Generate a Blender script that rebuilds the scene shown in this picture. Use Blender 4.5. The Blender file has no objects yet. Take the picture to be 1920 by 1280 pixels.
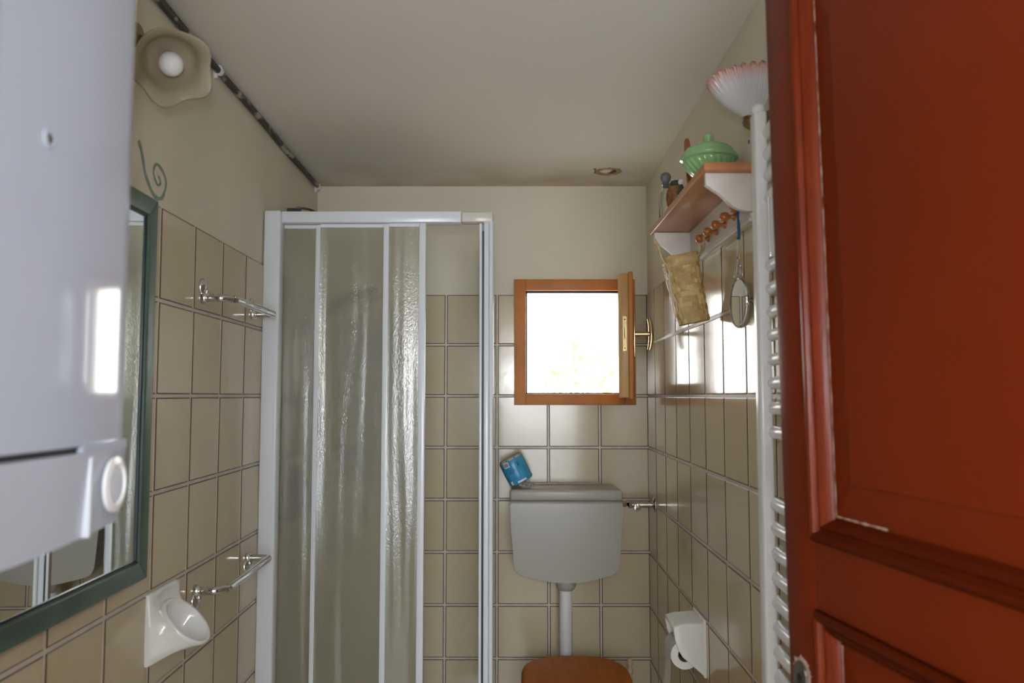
import bpy, bmesh, math, random
from mathutils import Vector, Matrix, noise
random.seed(7)
S = bpy.context.scene
C = S.collection
R = math.radians
PI = math.pi

# ------------------------------------------------------------------ camera, world, lights, exposure
cam = bpy.data.cameras.new('camera'); cam_o = bpy.data.objects.new('camera', cam); C.objects.link(cam_o)
cam.sensor_width = 36; cam.lens = 28.125; cam.clip_start = 0.02
cam_o.location = (0, 0, 1.40)
cam_o.rotation_euler = (R(90) + math.atan(102/1500), 0, math.atan(6/1500))
cam.dof.use_dof = True; cam.dof.focus_distance = 2.7; cam.dof.aperture_fstop = 4.6
S.camera = cam_o

wd = bpy.data.worlds.new('overcast_sky'); S.world = wd; wd.use_nodes = True
nt = wd.node_tree; bg = nt.nodes['Background']
tc = nt.nodes.new('ShaderNodeTexCoord'); sp = nt.nodes.new('ShaderNodeSeparateXYZ'); cr = nt.nodes.new('ShaderNodeValToRGB')
nt.links.new(tc.outputs['Generated'], sp.inputs[0]); nt.links.new(sp.outputs['Z'], cr.inputs[0]); nt.links.new(cr.outputs[0], bg.inputs[0])
cr.color_ramp.elements[0].color = (1.0, 0.98, 0.95, 1); cr.color_ramp.elements[0].position = 0.0
cr.color_ramp.elements[1].color = (0.80, 0.90, 1.0, 1); cr.color_ramp.elements[1].position = 0.8
bg.inputs[1].default_value = 9.0

def area_light(name, loc, rot, sx, sy, energy, color=(1, 1, 1)):
    l = bpy.data.lights.new(name, 'AREA'); l.shape = 'RECTANGLE'; l.size = sx; l.size_y = sy
    l.energy = energy; l.color = color
    o = bpy.data.objects.new(name, l); C.objects.link(o); o.location = loc; o.rotation_euler = rot
    return o
# daylight entering through the hall window behind the photographer
area_light('hall_window_daylight', (0.30, -1.93, 1.20), (R(90+33), 0, 0), 1.0, 1.95, 42, (0.78, 0.88, 1.0))
# small flash of the photographer's camera
fl = bpy.data.lights.new('camera_flash', 'POINT'); fl.energy = 17.0; fl.shadow_soft_size = 0.016; fl.color = (0.97, 0.97, 1.0)
flo = bpy.data.objects.new('camera_flash', fl); C.objects.link(flo); flo.location = (-0.01, -0.03, 1.53)
sun = bpy.data.lights.new('sun', 'SUN'); sun.energy = 34; sun.angle = R(0.6); sun.color = (1, .96, .9)
sun_o = bpy.data.objects.new('sun', sun); C.objects.link(sun_o); sun_o.rotation_euler = (0, R(42), 0)
# the bathroom window is sampled as a portal to the sky
pt = area_light('window_portal', (0.232, 3.20, 1.61), (R(-90), 0, 0), 0.40, 0.41, 1)
pt.data.cycles.is_portal = True

S.view_settings.view_transform = 'Standard'; S.view_settings.look = 'None'
S.view_settings.gamma = 1; S.view_settings.use_curve_mapping = False
S.view_settings.exposure = 0.13
S.cycles.use_denoising = True
S.cycles.max_bounces = 14; S.cycles.diffuse_bounces = 7; S.cycles.transmission_bounces = 10; S.cycles.glossy_bounces = 6
S.cycles.sample_clamp_indirect = 6.0

# ------------------------------------------------------------------ materials
MATS = {}
def mat(name, col, rough=0.5, metal=0.0, var=0.0, vscale=8, bump=0.0, bscale=60, spec=0.5, trans=0.0, ior=1.5, col2=None, coat=0.0, stretch=None, ramp=(0.35, 0.65)):
    m = bpy.data.materials.new(name); m.use_nodes = True; n = m.node_tree; b = n.nodes['Principled BSDF']
    b.inputs['Base Color'].default_value = (*col, 1); b.inputs['Roughness'].default_value = rough
    b.inputs['Metallic'].default_value = metal; b.inputs['IOR'].default_value = ior
    b.inputs['Specular IOR Level'].default_value = spec; b.inputs['Transmission Weight'].default_value = trans
    b.inputs['Coat Weight'].default_value = coat
    t = n.nodes.new('ShaderNodeTexCoord'); mp = n.nodes.new('ShaderNodeMapping'); n.links.new(t.outputs['Object'], mp.inputs[0])
    if stretch: mp.inputs['Scale'].default_value = stretch
    if var or col2:
        ns = n.nodes.new('ShaderNodeTexNoise'); ns.inputs['Scale'].default_value = vscale; ns.inputs['Detail'].default_value = 5
        rp = n.nodes.new('ShaderNodeValToRGB'); n.links.new(mp.outputs[0], ns.inputs[0]); n.links.new(ns.outputs[0], rp.inputs[0])
        rp.color_ramp.elements[0].position, rp.color_ramp.elements[1].position = ramp
        c2 = col2 if col2 else tuple(max(0, c*(1-var)) for c in col)
        rp.color_ramp.elements[0].color = (*col, 1); rp.color_ramp.elements[1].color = (*c2, 1)
        n.links.new(rp.outputs[0], b.inputs['Base Color'])
    if bump:
        nb = n.nodes.new('ShaderNodeTexNoise'); nb.inputs['Scale'].default_value = bscale; nb.inputs['Detail'].default_value = 3
        bp = n.nodes.new('ShaderNodeBump'); bp.inputs['Strength'].default_value = bump; bp.inputs['Distance'].default_value = 0.01
        n.links.new(mp.outputs[0], nb.inputs[0]); n.links.new(nb.outputs[0], bp.inputs['Height']); n.links.new(bp.outputs[0], b.inputs['Normal'])
    MATS[name] = m
    return m

plaster = mat('plaster', (0.74, 0.70, 0.575), 0.85, var=0.07, vscale=2.5, bump=0.12, bscale=9)
# ceiling: grey white paint, tan damp stain along the back wall edge and round the hole
ceil_m = mat('ceiling_paint', (0.76, 0.735, 0.67), 0.8, bump=0.08, bscale=5)
def add_stain():
    n = ceil_m.node_tree; b = n.nodes['Principled BSDF']
    g = n.nodes.new('ShaderNodeNewGeometry'); ns = n.nodes.new('ShaderNodeTexNoise'); ns.inputs['Scale'].default_value = 4.5; ns.inputs['Detail'].default_value = 4
    n.links.new(g.outputs['Position'], ns.inputs[0])
    s = n.nodes.new('ShaderNodeSeparateXYZ'); n.links.new(g.outputs['Position'], s.inputs[0])
    mr = n.nodes.new('ShaderNodeMapRange'); mr.inputs[1].default_value = 2.62; mr.inputs[2].default_value = 3.12; n.links.new(s.outputs['Y'], mr.inputs[0])
    mu = n.nodes.new('ShaderNodeMath'); mu.operation = 'MULTIPLY'; n.links.new(mr.outputs[0], mu.inputs[0]); n.links.new(ns.outputs[0], mu.inputs[1])
    mr2 = n.nodes.new('ShaderNodeMapRange'); mr2.inputs[1].default_value = 0.22; mr2.inputs[2].default_value = 0.55; n.links.new(mu.outputs[0], mr2.inputs[0])
    mx = n.nodes.new('ShaderNodeMix'); mx.data_type = 'RGBA'; n.links.new(mr2.outputs[0], mx.inputs[0])
    mx.inputs[6].default_value = (0.76, 0.735, 0.67, 1); mx.inputs[7].default_value = (0.60, 0.51, 0.37, 1)
    n.links.new(mx.outputs[2], b.inputs['Base Color'])
add_stain()

tile_m = mat('tile_glaze', (0.60, 0.545, 0.42), 0.14, bump=0.035, bscale=14, spec=0.5)
def tile_variation():
    n = tile_m.node_tree; b = n.nodes['Principled BSDF']
    oi = n.nodes.new('ShaderNodeObjectInfo'); t = n.nodes.new('ShaderNodeTexCoord'); ns = n.nodes.new('ShaderNodeTexNoise'); ns.inputs['Scale'].default_value = 30; ns.inputs['Detail'].default_value = 4
    n.links.new(t.outputs['Object'], ns.inputs[0])
    a = n.nodes.new('ShaderNodeMath'); a.operation = 'ADD'; n.links.new(oi.outputs['Random'], a.inputs[0]); n.links.new(ns.outputs[0], a.inputs[1])
    r = n.nodes.new('ShaderNodeMapRange'); r.inputs[1].default_value = 0.3; r.inputs[2].default_value = 1.6; n.links.new(a.outputs[0], r.inputs[0])
    mx = n.nodes.new('ShaderNodeMix'); mx.data_type = 'RGBA'; n.links.new(r.outputs[0], mx.inputs[0])
    mx.inputs[6].default_value = (0.60, 0.52, 0.36, 1); mx.inputs[7].default_value = (0.545, 0.465, 0.31, 1)
    n.links.new(mx.outputs[2], b.inputs['Base Color'])
tile_variation()
tile_edge = mat('tile_brown_edge', (0.055, 0.032, 0.024), 0.35)
grout = mat('grout', (0.64, 0.56, 0.46), 0.4, var=0.15, vscale=30)
white_ps = mat('white_lacquer', (0.80, 0.81, 0.83), 0.22)
white_al = mat('white_aluminium', (0.72, 0.75, 0.80), 0.25)
cream_pl = mat('aged_cream_plastic', (0.68, 0.65, 0.58), 0.25)
ceramic = mat('white_ceramic', (0.80, 0.81, 0.79), 0.07, coat=0.3)
cistern_m = mat('cistern_plastic', (0.41, 0.395, 0.355), 0.32, spec=0.35)
chrome = mat('chrome', (0.72, 0.72, 0.73), 0.09, metal=1)
brass = mat('brass', (0.42, 0.32, 0.15), 0.38, metal=1, var=0.3, vscale=60)
bronze = mat('bronze_handle', (0.50, 0.36, 0.18), 0.22, metal=1)
steel_dk = mat('tarnished_steel', (0.22, 0.20, 0.17), 0.45, metal=0.8, var=0.5, vscale=50)
rubber = mat('black_rubber', (0.012, 0.012, 0.014), 0.5)
wood_win = mat('window_wood', (0.60, 0.24, 0.065), 0.5, col2=(0.48, 0.175, 0.042), vscale=7, stretch=(1, 1, 1), spec=0.3, bump=0.03, bscale=80)
wood_pine = mat('pine_edge', (0.58, 0.33, 0.12), 0.4, col2=(0.46, 0.24, 0.08), vscale=9, stretch=(4, 4, 0.6))
wood_shelf = mat('shelf_wood', (0.58, 0.26, 0.11), 0.4, col2=(0.47, 0.20, 0.08), vscale=6, stretch=(5, 0.8, 5), coat=0.2)
wood_knob = mat('knob_wood', (0.43, 0.14, 0.03), 0.25, coat=0.3)
wood_seat = mat('seat_wood', (0.58, 0.165, 0.010), 0.45, col2=(0.46, 0.12, 0.007), vscale=5, stretch=(6, 0.9, 1), spec=0.12)
wood_pale = mat('pale_turned_wood', (0.62, 0.46, 0.28), 0.4)
cream_wood = mat('cream_painted_wood', (0.74, 0.72, 0.68), 0.45, bump=0.05, bscale=40)
red_m = mat('red_brown_door_paint', (0.17, 0.020, 0.0025), 0.36, spec=0.14, col2=(0.145, 0.017, 0.002), vscale=3, bump=0.04, bscale=120)
red_hi = mat('red_moulding_lit', (0.30, 0.040, 0.007), 0.30, spec=0.35, col2=(0.22, 0.030, 0.006), vscale=25, stretch=(3, 3, 0.5), bump=0.05, bscale=90)  # lighter door red: light on the upright mouldings put into the colour
chip_m = mat('chipped_primer', (0.62, 0.42, 0.32), 0.8, var=0.35, vscale=120)
frame_gr = mat('green_frame_paint', (0.085, 0.15, 0.12), 0.38, col2=(0.06, 0.115, 0.095), vscale=14, bump=0.08, bscale=90)
navy = mat('dark_blue_lip', (0.004, 0.014, 0.035), 0.3)
mirror_m = mat('mirror_glass', (0.80, 0.83, 0.81), 0.015, metal=1)
swirl_m = mat('swirl_paint', (0.25, 0.37, 0.29), 0.7, var=0.25, vscale=60)
pipe_m = mat('peeling_pipe', (0.035, 0.035, 0.03), 0.5, col2=(0.45, 0.43, 0.36), vscale=28, stretch=(1, 0.45, 1), bump=0.4, bscale=50, ramp=(0.52, 0.60))
green_gl = mat('green_glaze', (0.30, 0.56, 0.25), 0.08, coat=0.5, var=0.12, vscale=25)
grey_ball = mat('grey_stopper', (0.16, 0.17, 0.18), 0.3)
wicker = mat('wicker', (0.36, 0.17, 0.065), 0.6, var=0.5, vscale=90)
dark_green = mat('dark_green_cap', (0.05, 0.08, 0.035), 0.5)
birch = mat('birch_weave', (0.52, 0.37, 0.13), 0.5, col2=(0.36, 0.22, 0.055), vscale=38, bump=0.2, bscale=160)
straw = mat('straw_twine', (0.60, 0.46, 0.24), 0.35, var=0.4, vscale=80)
blue_rib = mat('blue_ribbon', (0.012, 0.09, 0.20), 0.7)
paper = mat('tissue_paper', (0.83, 0.80, 0.76), 0.95, bump=0.1, bscale=120)
paper_tan = mat('roll_end_tan', (0.60, 0.47, 0.30), 0.8)
card = mat('card_core', (0.10, 0.085, 0.07), 0.9)
blue_w = mat('blue_wrapper', (0.055, 0.35, 0.62), 0.3, var=0.2, vscale=40)
blue_d = mat('dark_blue_print', (0.02, 0.10, 0.32), 0.4)
white_pr = mat('white_print', (0.80, 0.80, 0.80), 0.4)
floor_m = mat('floor_tile', (0.62, 0.57, 0.48), 0.35, var=0.15, vscale=5)
hall_m = mat('hall_paint', (0.72, 0.70, 0.66), 0.8)
dark_gear = mat('dark_grey_plastic', (0.06, 0.065, 0.075), 0.4)
teal_sp = mat('blue_grey_sponge', (0.10, 0.14, 0.17), 0.9)
amber = mat('amber_shampoo', (0.35, 0.20, 0.05), 0.3)
hole_m = mat('hole_rust', (0.16, 0.075, 0.03), 0.9, var=0.5, vscale=60)
ochre = mat('ochre_glass', (0.40, 0.27, 0.03), 0.3)
leaf_m = mat('leaf', (0.28, 0.35, 0.09), 0.8, spec=0.1)
bark = mat('bark', (0.10, 0.07, 0.045), 0.9)
ground_m = mat('pale_ground', (0.55, 0.52, 0.46), 0.9, var=0.2, vscale=1)
glass_m = mat('clear_glass', (0.95, 0.97, 0.96), 0.0, trans=1.0, ior=1.45)
film_m = mat('clear_film', (0.95, 0.93, 0.9), 0.12, trans=0.9, ior=1.15)
bulb_m = mat('opal_bulb', (0.86, 0.87, 0.90), 0.08, coat=0.4)

def glass_shade(name, col, tipcol=None, z0=0, z1=1, trans=0.45):
    m = mat(name, col, 0.2); n = m.node_tree; b = n.nodes['Principled BSDF']; out = n.nodes['Material Output']
    tr = n.nodes.new('ShaderNodeBsdfTranslucent'); mx = n.nodes.new('ShaderNodeMixShader'); mx.inputs[0].default_value = trans
    tr.inputs[0].default_value = (*col, 1)
    if tipcol:
        t = n.nodes.new('ShaderNodeTexCoord'); s = n.nodes.new('ShaderNodeSeparateXYZ'); r = n.nodes.new('ShaderNodeMapRange')
        r.inputs[1].default_value = z0; r.inputs[2].default_value = z1
        c = n.nodes.new('ShaderNodeMix'); c.data_type = 'RGBA'; c.inputs[6].default_value = (*col, 1); c.inputs[7].default_value = (*tipcol, 1)
        n.links.new(t.outputs['Object'], s.inputs[0]); n.links.new(s.outputs['Z'], r.inputs[0]); n.links.new(r.outputs[0], c.inputs[0])
        n.links.new(c.outputs[2], b.inputs['Base Color']); n.links.new(c.outputs[2], tr.inputs[0])
    n.links.new(b.outputs[0], mx.inputs[1]); n.links.new(tr.outputs[0], mx.inputs[2]); n.links.new(mx.outputs[0], out.inputs[0])
    return m
opal = glass_shade('opal_cream_glass', (0.60, 0.54, 0.41))
shell_m = glass_shade('pink_rimmed_glass', (0.78, 0.79, 0.82), (0.80, 0.42, 0.35), 0.060, 0.086, 0.2)

# textured shower pane: rough refraction plus a little translucency
def shower_glass():
    m = bpy.data.materials.new('textured_shower_pane'); m.use_nodes = True; n = m.node_tree; b = n.nodes['Principled BSDF']; out = n.nodes['Material Output']
    b.inputs['Base Color'].default_value = (0.80, 0.83, 0.78, 1); b.inputs['Transmission Weight'].default_value = 1; b.inputs['Roughness'].default_value = 0.20; b.inputs['IOR'].default_value = 1.33; b.inputs['Coat Weight'].default_value = 1.0; b.inputs['Coat Roughness'].default_value = 0.05; b.inputs['Coat IOR'].default_value = 1.85
    t = n.nodes.new('ShaderNodeTexCoord'); v = n.nodes.new('ShaderNodeTexNoise'); v.inputs['Scale'].default_value = 420; v.inputs['Detail'].default_value = 1.5
    mp = n.nodes.new('ShaderNodeMapping'); mp.inputs['Scale'].default_value = (1.0, 1.0, 0.6)
    bp = n.nodes.new('ShaderNodeBump'); bp.inputs['Strength'].default_value = 0.45; bp.inputs['Distance'].default_value = 0.0025
    n.links.new(t.outputs['Object'], mp.inputs[0]); n.links.new(mp.outputs[0], v.inputs[0]); n.links.new(v.outputs[0], bp.inputs['Height']); n.links.new(bp.outputs[0], b.inputs['Normal']); 
    v2 = n.nodes.new('ShaderNodeTexNoise'); v2.inputs['Scale'].default_value = 230; v2.inputs['Detail'].default_value = 2
    wv = n.nodes.new('ShaderNodeTexNoise'); wv.inputs['Scale'].default_value = 1.0; mp2 = n.nodes.new('ShaderNodeMapping'); mp2.inputs['Scale'].default_value = (10, 10, 0.6)
    n.links.new(t.outputs['Object'], mp2.inputs[0]); n.links.new(mp2.outputs[0], wv.inputs[0]); n.links.new(mp.outputs[0], v2.inputs[0])
    b2 = n.nodes.new('ShaderNodeBump'); b2.inputs['Strength'].default_value = 1.0; b2.inputs['Distance'].default_value = 0.030; n.links.new(wv.outputs[0], b2.inputs['Height'])
    b3 = n.nodes.new('ShaderNodeBump'); b3.inputs['Strength'].default_value = 1.0; b3.inputs['Distance'].default_value = 0.00085; n.links.new(v2.outputs[0], b3.inputs['Height']); n.links.new(b2.outputs[0], b3.inputs['Normal'])
    n.links.new(b3.outputs[0], b.inputs['Coat Normal'])
    tr = n.nodes.new('ShaderNodeBsdfTranslucent'); tr.inputs[0].default_value = (0.84, 0.82, 0.70, 1)
    df = n.nodes.new('ShaderNodeBsdfDiffuse'); df.inputs[0].default_value = (0.66, 0.64, 0.53, 1)
    m1 = n.nodes.new('ShaderNodeMixShader'); m1.inputs[0].default_value = 0.5
    m2 = n.nodes.new('ShaderNodeMixShader'); m2.inputs[0].default_value = 0.26
    n.links.new(tr.outputs[0], m1.inputs[1]); n.links.new(df.outputs[0], m1.inputs[2])
    n.links.new(b.outputs[0], m2.inputs[1]); n.links.new(m1.outputs[0], m2.inputs[2]); n.links.new(m2.outputs[0], out.inputs[0])
    return m
shower_gl = shower_glass()

# ------------------------------------------------------------------ helpers
ORG = {}
def root(name, label, cat, loc=(0, 0, 0), rot=(0, 0, 0), group=None):
    o = bpy.data.objects.new(name, None); o.empty_display_size = 0.05; C.objects.link(o)
    o.location = loc; o.rotation_euler = rot
    o['label'] = label; o['category'] = cat
    if group: o['group'] = group
    ORG[o.name] = Vector(loc) if tuple(rot) == (0, 0, 0) else Vector((0, 0, 0))
    return o
def finish(me, smooth):
    if smooth:
        me.shade_smooth()
        if smooth is not True: me.set_sharp_from_angle(angle=R(smooth))
def obj(name, bm, m, parent=None, smooth=False, label=None, kind=None, origin=None):
    bmesh.ops.recalc_face_normals(bm, faces=bm.faces[:])
    me = bpy.data.meshes.new(name); bm.to_mesh(me); bm.free()
    for mm in (m if isinstance(m, (list, tuple)) else [m]): me.materials.append(mm)
    o = bpy.data.objects.new(name, me); C.objects.link(o)
    if parent is not None:
        o.parent = parent; og = ORG.get(parent.name, Vector((0, 0, 0)))
        me.transform(Matrix.Translation(-og)); ORG[o.name] = og
    elif origin is not None:
        me.transform(Matrix.Translation(-Vector(origin))); o.location = origin; ORG[o.name] = Vector(origin)
    finish(me, smooth)
    if label: o['label'] = label
    if kind: o['kind'] = kind
    return o
def tag(o, label, cat, group=None):
    o['label'] = label; o['category'] = cat
    if group: o['group'] = group
    return o
def box(bm, a, b, bev=0, seg=2, M=None):
    g = bmesh.ops.create_cube(bm, size=1.0); vs = g['verts']
    for v in vs:
        v.co = Vector((a[0] + (v.co.x+.5)*(b[0]-a[0]), a[1] + (v.co.y+.5)*(b[1]-a[1]), a[2] + (v.co.z+.5)*(b[2]-a[2])))
    if bev:
        es = list({e for v in vs for e in v.link_edges})
        r = bmesh.ops.bevel(bm, geom=es, offset=bev, segments=seg, affect='EDGES', profile=0.5)
        vs = list({v for f in r['faces'] for v in f.verts} | {v for v in vs if v.is_valid})
    if M: bmesh.ops.transform(bm, matrix=M, verts=vs)
    return vs
def bx(a, b, bev=0, seg=2, M=None):
    bm = bmesh.new(); box(bm, a, b, bev, seg, M); return bm
def frame_to(axis):
    a = Vector(axis).normalized()
    if a.z > 0.99999: return Matrix.Identity(4)
    return a.to_track_quat('Z', 'Y').to_matrix().to_4x4()
def lathe(bm, prof, seg=24, loc=(0, 0, 0), axis=(0, 0, 1), rfun=None, a0=0, a1=2*PI, xs=1, ys=1):
    M = Matrix.Translation(loc) @ frame_to(axis)
    full = abs(a1-a0-2*PI) < 1e-6; rows = []
    n = seg if full else seg+1
    for k, (r, z) in enumerate(prof):
        row = []
        if r < 1e-6:
            v = bm.verts.new(M @ Vector((0, 0, z))); row = [v]*n
        else:
            for i in range(n):
                a = a0 + (a1-a0)*i/seg; rr, zz = (r, z) if not rfun else rfun(r, z, a, k)
                row.append(bm.verts.new(M @ Vector((rr*math.cos(a)*xs, rr*math.sin(a)*ys, zz))))
        rows.append(row)
    for p, q in zip(rows, rows[1:]):
        for i in range(n if full else n-1):
            j = (i+1) % n
            vs = []
            for v in (p[i], p[j], q[j], q[i]):
                if v not in vs: vs.append(v)
            if len(vs) > 2: bm.faces.new(vs)
    return bm
def lt(prof, seg=24, **k):
    bm = bmesh.new(); return lathe(bm, prof, seg, **k)
def catmull(pts, n=6, closed=False):
    pts = [Vector(p) for p in pts]; out = []
    N = len(pts); rng = range(N) if closed else range(N-1)
    for i in rng:
        p1, p2 = pts[i], pts[(i+1) % N]
        p0 = pts[i-1] if (i > 0 or closed) else p1*2-p2
        p3 = pts[(i+2) % N] if (i+2 < N or closed) else p2*2-p1
        for k in range(n):
            t = k/n
            out.append(0.5*((2*p1)+(p2-p0)*t+(2*p0-5*p1+4*p2-p3)*t*t+(3*p1-p0-3*p2+p3)*t**3))
    if not closed: out.append(pts[-1])
    return out
def tube(bm, pts, r, seg=10, closed=False, flat=1.0):
    pts = [Vector(p) for p in pts]; N = len(pts); rings = []; up = None
    for i, p in enumerate(pts):
        t = (pts[(i+1) % N]-pts[i-1]) if (closed or 0 < i < N-1) else (pts[1]-pts[0] if i == 0 else pts[-1]-pts[-2])
        t.normalize()
        if up is None: up = t.orthogonal().normalized()
        up = (up - t*up.dot(t)).normalized(); w = t.cross(up)
        rr = r(i/(N-1)) if callable(r) else r
        rings.append([bm.verts.new(p + up*math.cos(2*PI*k/seg)*rr + w*math.sin(2*PI*k/seg)*rr*flat) for k in range(seg)])
    for i in range(N if closed else N-1):
        a, b = rings[i], rings[(i+1) % N]
        for k in range(seg): bm.faces.new((a[k], a[(k+1) % seg], b[(k+1) % seg], b[k]))
    if not closed: bm.faces.new(rings[0][::-1]); bm.faces.new(rings[-1])
    return bm
def tb(pts, r, seg=10, **k):
    return tube(bmesh.new(), pts, r, seg, **k)
def prism(bm, outline, axis, d0, d1, bev=0, seg=2):
    """outline of 2-D points extruded along axis 'x','y' or 'z' from d0 to d1"""
    def P(u, v, d): return {'x': (d, u, v), 'y': (u, d, v), 'z': (u, v, d)}[axis]
    a = [bm.verts.new(P(u, v, d0)) for u, v in outline]; b = [bm.verts.new(P(u, v, d1)) for u, v in outline]
    f1 = bm.faces.new(a); f2 = bm.faces.new(b[::-1]); n = len(outline)
    for i in range(n): bm.faces.new((a[i], b[i], b[(i+1) % n], a[(i+1) % n]))
    if bev:
        es = list(set(f1.edges) | set(f2.edges))
        bmesh.ops.bevel(bm, geom=es, offset=bev, segments=seg, affect='EDGES', profile=0.5)
    return bm
def pr(outline, axis, d0, d1, bev=0, seg=2): return prism(bmesh.new(), outline, axis, d0, d1, bev, seg)
def round_rect(x0, y0, x1, y1, r, n=5):
    out = []
    for cx, cy, a in ((x1-r, y1-r, 0), (x0+r, y1-r, 90), (x0+r, y0+r, 180), (x1-r, y0+r, 270)):
        for k in range(n+1):
            t = R(a+90*k/n); out.append((cx+r*math.cos(t), cy+r*math.sin(t)))
    return out
def sph(bm, c, r, seg=16, sc=(1, 1, 1)):
    g = bmesh.ops.create_uvsphere(bm, u_segments=seg, v_segments=max(8, seg//2), radius=r)
    bmesh.ops.transform(bm, matrix=Matrix.Translation(c) @ Matrix.Diagonal((*sc, 1)), verts=g['verts'])
    return bm

# wall positions
YB = 3.135                                     # back wall plaster plane
def XL(y): return -0.7095 - 0.0245*y           # left wall plane
def XR(y): return 0.5015 + 0.0062*y            # right wall plane
ZC = 2.232; YF = 0.46                          # ceiling, inner face of the front wall
PT = 0.005                                     # how far the tiles stand proud of the plaster

# ------------------------------------------------------------------ structure
def struct(name, bm, m, smooth=False, parent=None):
    o = obj(name, bm, m, parent, smooth)
    if parent is None: o['kind'] = 'structure'
    return o
def quadprism(bm, p, z0, z1):
    a = [bm.verts.new((x, y, z0)) for x, y in p]; b = [bm.verts.new((x, y, z1)) for x, y in p]
    bm.faces.new(a); bm.faces.new(b)
    for i in range(len(p)): bm.faces.new((a[i], a[(i+1) % len(p)], b[(i+1) % len(p)], b[i]))
    return bm
WX0, WX1, WZ0, WZ1 = 0.028, 0.438, 1.398, 1.822      # window opening in the back wall
bm = bmesh.new()
box(bm, (-0.95, YB, 0), (WX0, YB+0.26, ZC+.1)); box(bm, (WX1, YB, 0), (0.75, YB+0.26, ZC+.1))
box(bm, (WX0, YB, 0), (WX1, YB+0.26, WZ0)); box(bm, (WX0, YB, WZ1), (WX1, YB+0.26, ZC+.1))
wall_back = struct('wall_back', bm, plaster)
wall_left = struct('wall_left', quadprism(bmesh.new(), [(XL(0.2), 0.2), (XL(YB), YB), (XL(YB)-.15, YB), (XL(.2)-.15, .2)], 0, ZC+.1), plaster)
wall_right = struct('wall_right', quadprism(bmesh.new(), [(XR(0.2), 0.2), (XR(0.2)+.15, .2), (XR(YB)+.15, YB), (XR(YB), YB)], 0, ZC+.1), plaster)
struct('floor', bx((-1.3, -2.05, -0.1), (1.3, YB+.1, 0)), floor_m)
# ceiling with a ragged hole over the toilet
bm = bmesh.new()
hx, hy = 0.345, 2.925
ring = []
for k in range(22):
    a = 2*PI*k/22; rr = 1 + 0.22*noise.noise(Vector((math.cos(a)*1.7, math.sin(a)*1.7, 3)))
    ring.append(bm.verts.new((hx+0.038*rr*math.cos(a), hy+0.036*rr*math.sin(a), ZC)))
up = [bm.verts.new((v.co.x, v.co.y, ZC+0.05)) for v in ring]
outr = []
for k in range(22):
    a = 2*PI*k/22; outr.append(bm.verts.new((hx+0.12*math.cos(a), hy+0.15*math.sin(a), ZC)))
for k in range(22):
    j = (k+1) % 22
    bm.faces.new((ring[k], ring[j], outr[j], outr[k])); bm.faces.new((ring[k], ring[j], up[j], up[k]))
bm.faces.new(up)
# the rest of the ceiling sheet round the patch
x0, x1, y0, y1 = -0.95, 0.75, 0.3, YB+.1
cor = [bm.verts.new((x, y, ZC)) for x, y in ((x1, y1), (x0, y1), (x0, y0), (x1, y0))]
def sect(ia, ib, c): bm.faces.new([outr[i % 22] for i in range(ia, ib+1)] + [c])
q = [0, 5, 11, 16, 22]
for s in range(4): sect(q[s], q[s+1], cor[s])
for s in range(4): bm.faces.new((outr[q[s+1] % 22], cor[(s+1) % 4], cor[s]))
cb = [bm.verts.new((v.co.x, v.co.y, ZC+.12)) for v in cor]; bm.faces.new(cb)
for s in range(4): bm.faces.new((cor[s], cor[(s+1) % 4], cb[(s+1) % 4], cb[s]))
ceiling = struct('ceiling', bm, ceil_m)
bm = bmesh.new()
for k in range(16):
    a = 2*PI*k/16; d = 1+0.2*noise.noise(Vector((k*.9, 1, 1)))
    sph(bm, (hx+0.042*d*math.cos(a), hy+0.040*d*math.sin(a), ZC-0.0005), 0.0085, 8, (1.4, 1.3, 0.35))
obj('crumbled_plaster', bm, mat('crumbled_tan', (0.50, 0.36, 0.19), 0.9, var=0.4, vscale=40), ceiling, True, label='tan crumbling plaster rim of ceiling hole')
obj('filler_lump', sph(bmesh.new(), (hx-0.010, hy-0.006, ZC+0.003), 0.022, 12, (1.15, 0.9, 0.42)), mat('white_filler', (0.80, 0.80, 0.72), 0.8, bump=0.6, bscale=60), ceiling, True, label='white filler in the ceiling hole')
obj('rusty_recess', sph(bmesh.new(), (hx+0.014, hy+0.012, ZC+0.010), 0.022, 12, (1.1, 1.1, 0.6)), hole_m, ceiling, True)

# front wall with the doorway, the hall behind the photographer
bm = bmesh.new()
box(bm, (-1.3, 0.34, 0), (-0.34, YF, ZC+.1)); box(bm, (-0.34, 0.34, 2.10), (0.505, YF, ZC+.1)); box(bm, (0.505, 0.34, 0), (1.3, YF, ZC+.1))
struct('wall_front', bm, plaster)
struct('wall_hall_left', bx((-1.3, -2.05, 0), (-1.2, 0.34, 2.5)), hall_m)
struct('wall_hall_right', bx((1.2, -2.05, 0), (1.3, 0.34, 2.5)), hall_m)
struct('ceiling_hall', bx((-1.3, -2.05, 2.4), (1.3, 0.40, 2.5)), hall_m)
struct('wall_hall_upper', bx((-1.3, 0.34, ZC+.1), (1.3, 0.40, 2.4)), hall_m)
bm = bmesh.new()
box(bm, (-1.3, -2.1, 0), (-0.22, -1.98, 2.5)); box(bm, (0.82, -2.1, 0), (1.3, -1.98, 2.5)); box(bm, (-0.22, -2.1, 0), (0.82, -1.98, 0.12)); box(bm, (-0.22, -2.1, 2.22), (0.82, -1.98, 2.5))
struct('wall_hall_rear', bm, hall_m)
bm = bmesh.new()
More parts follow.
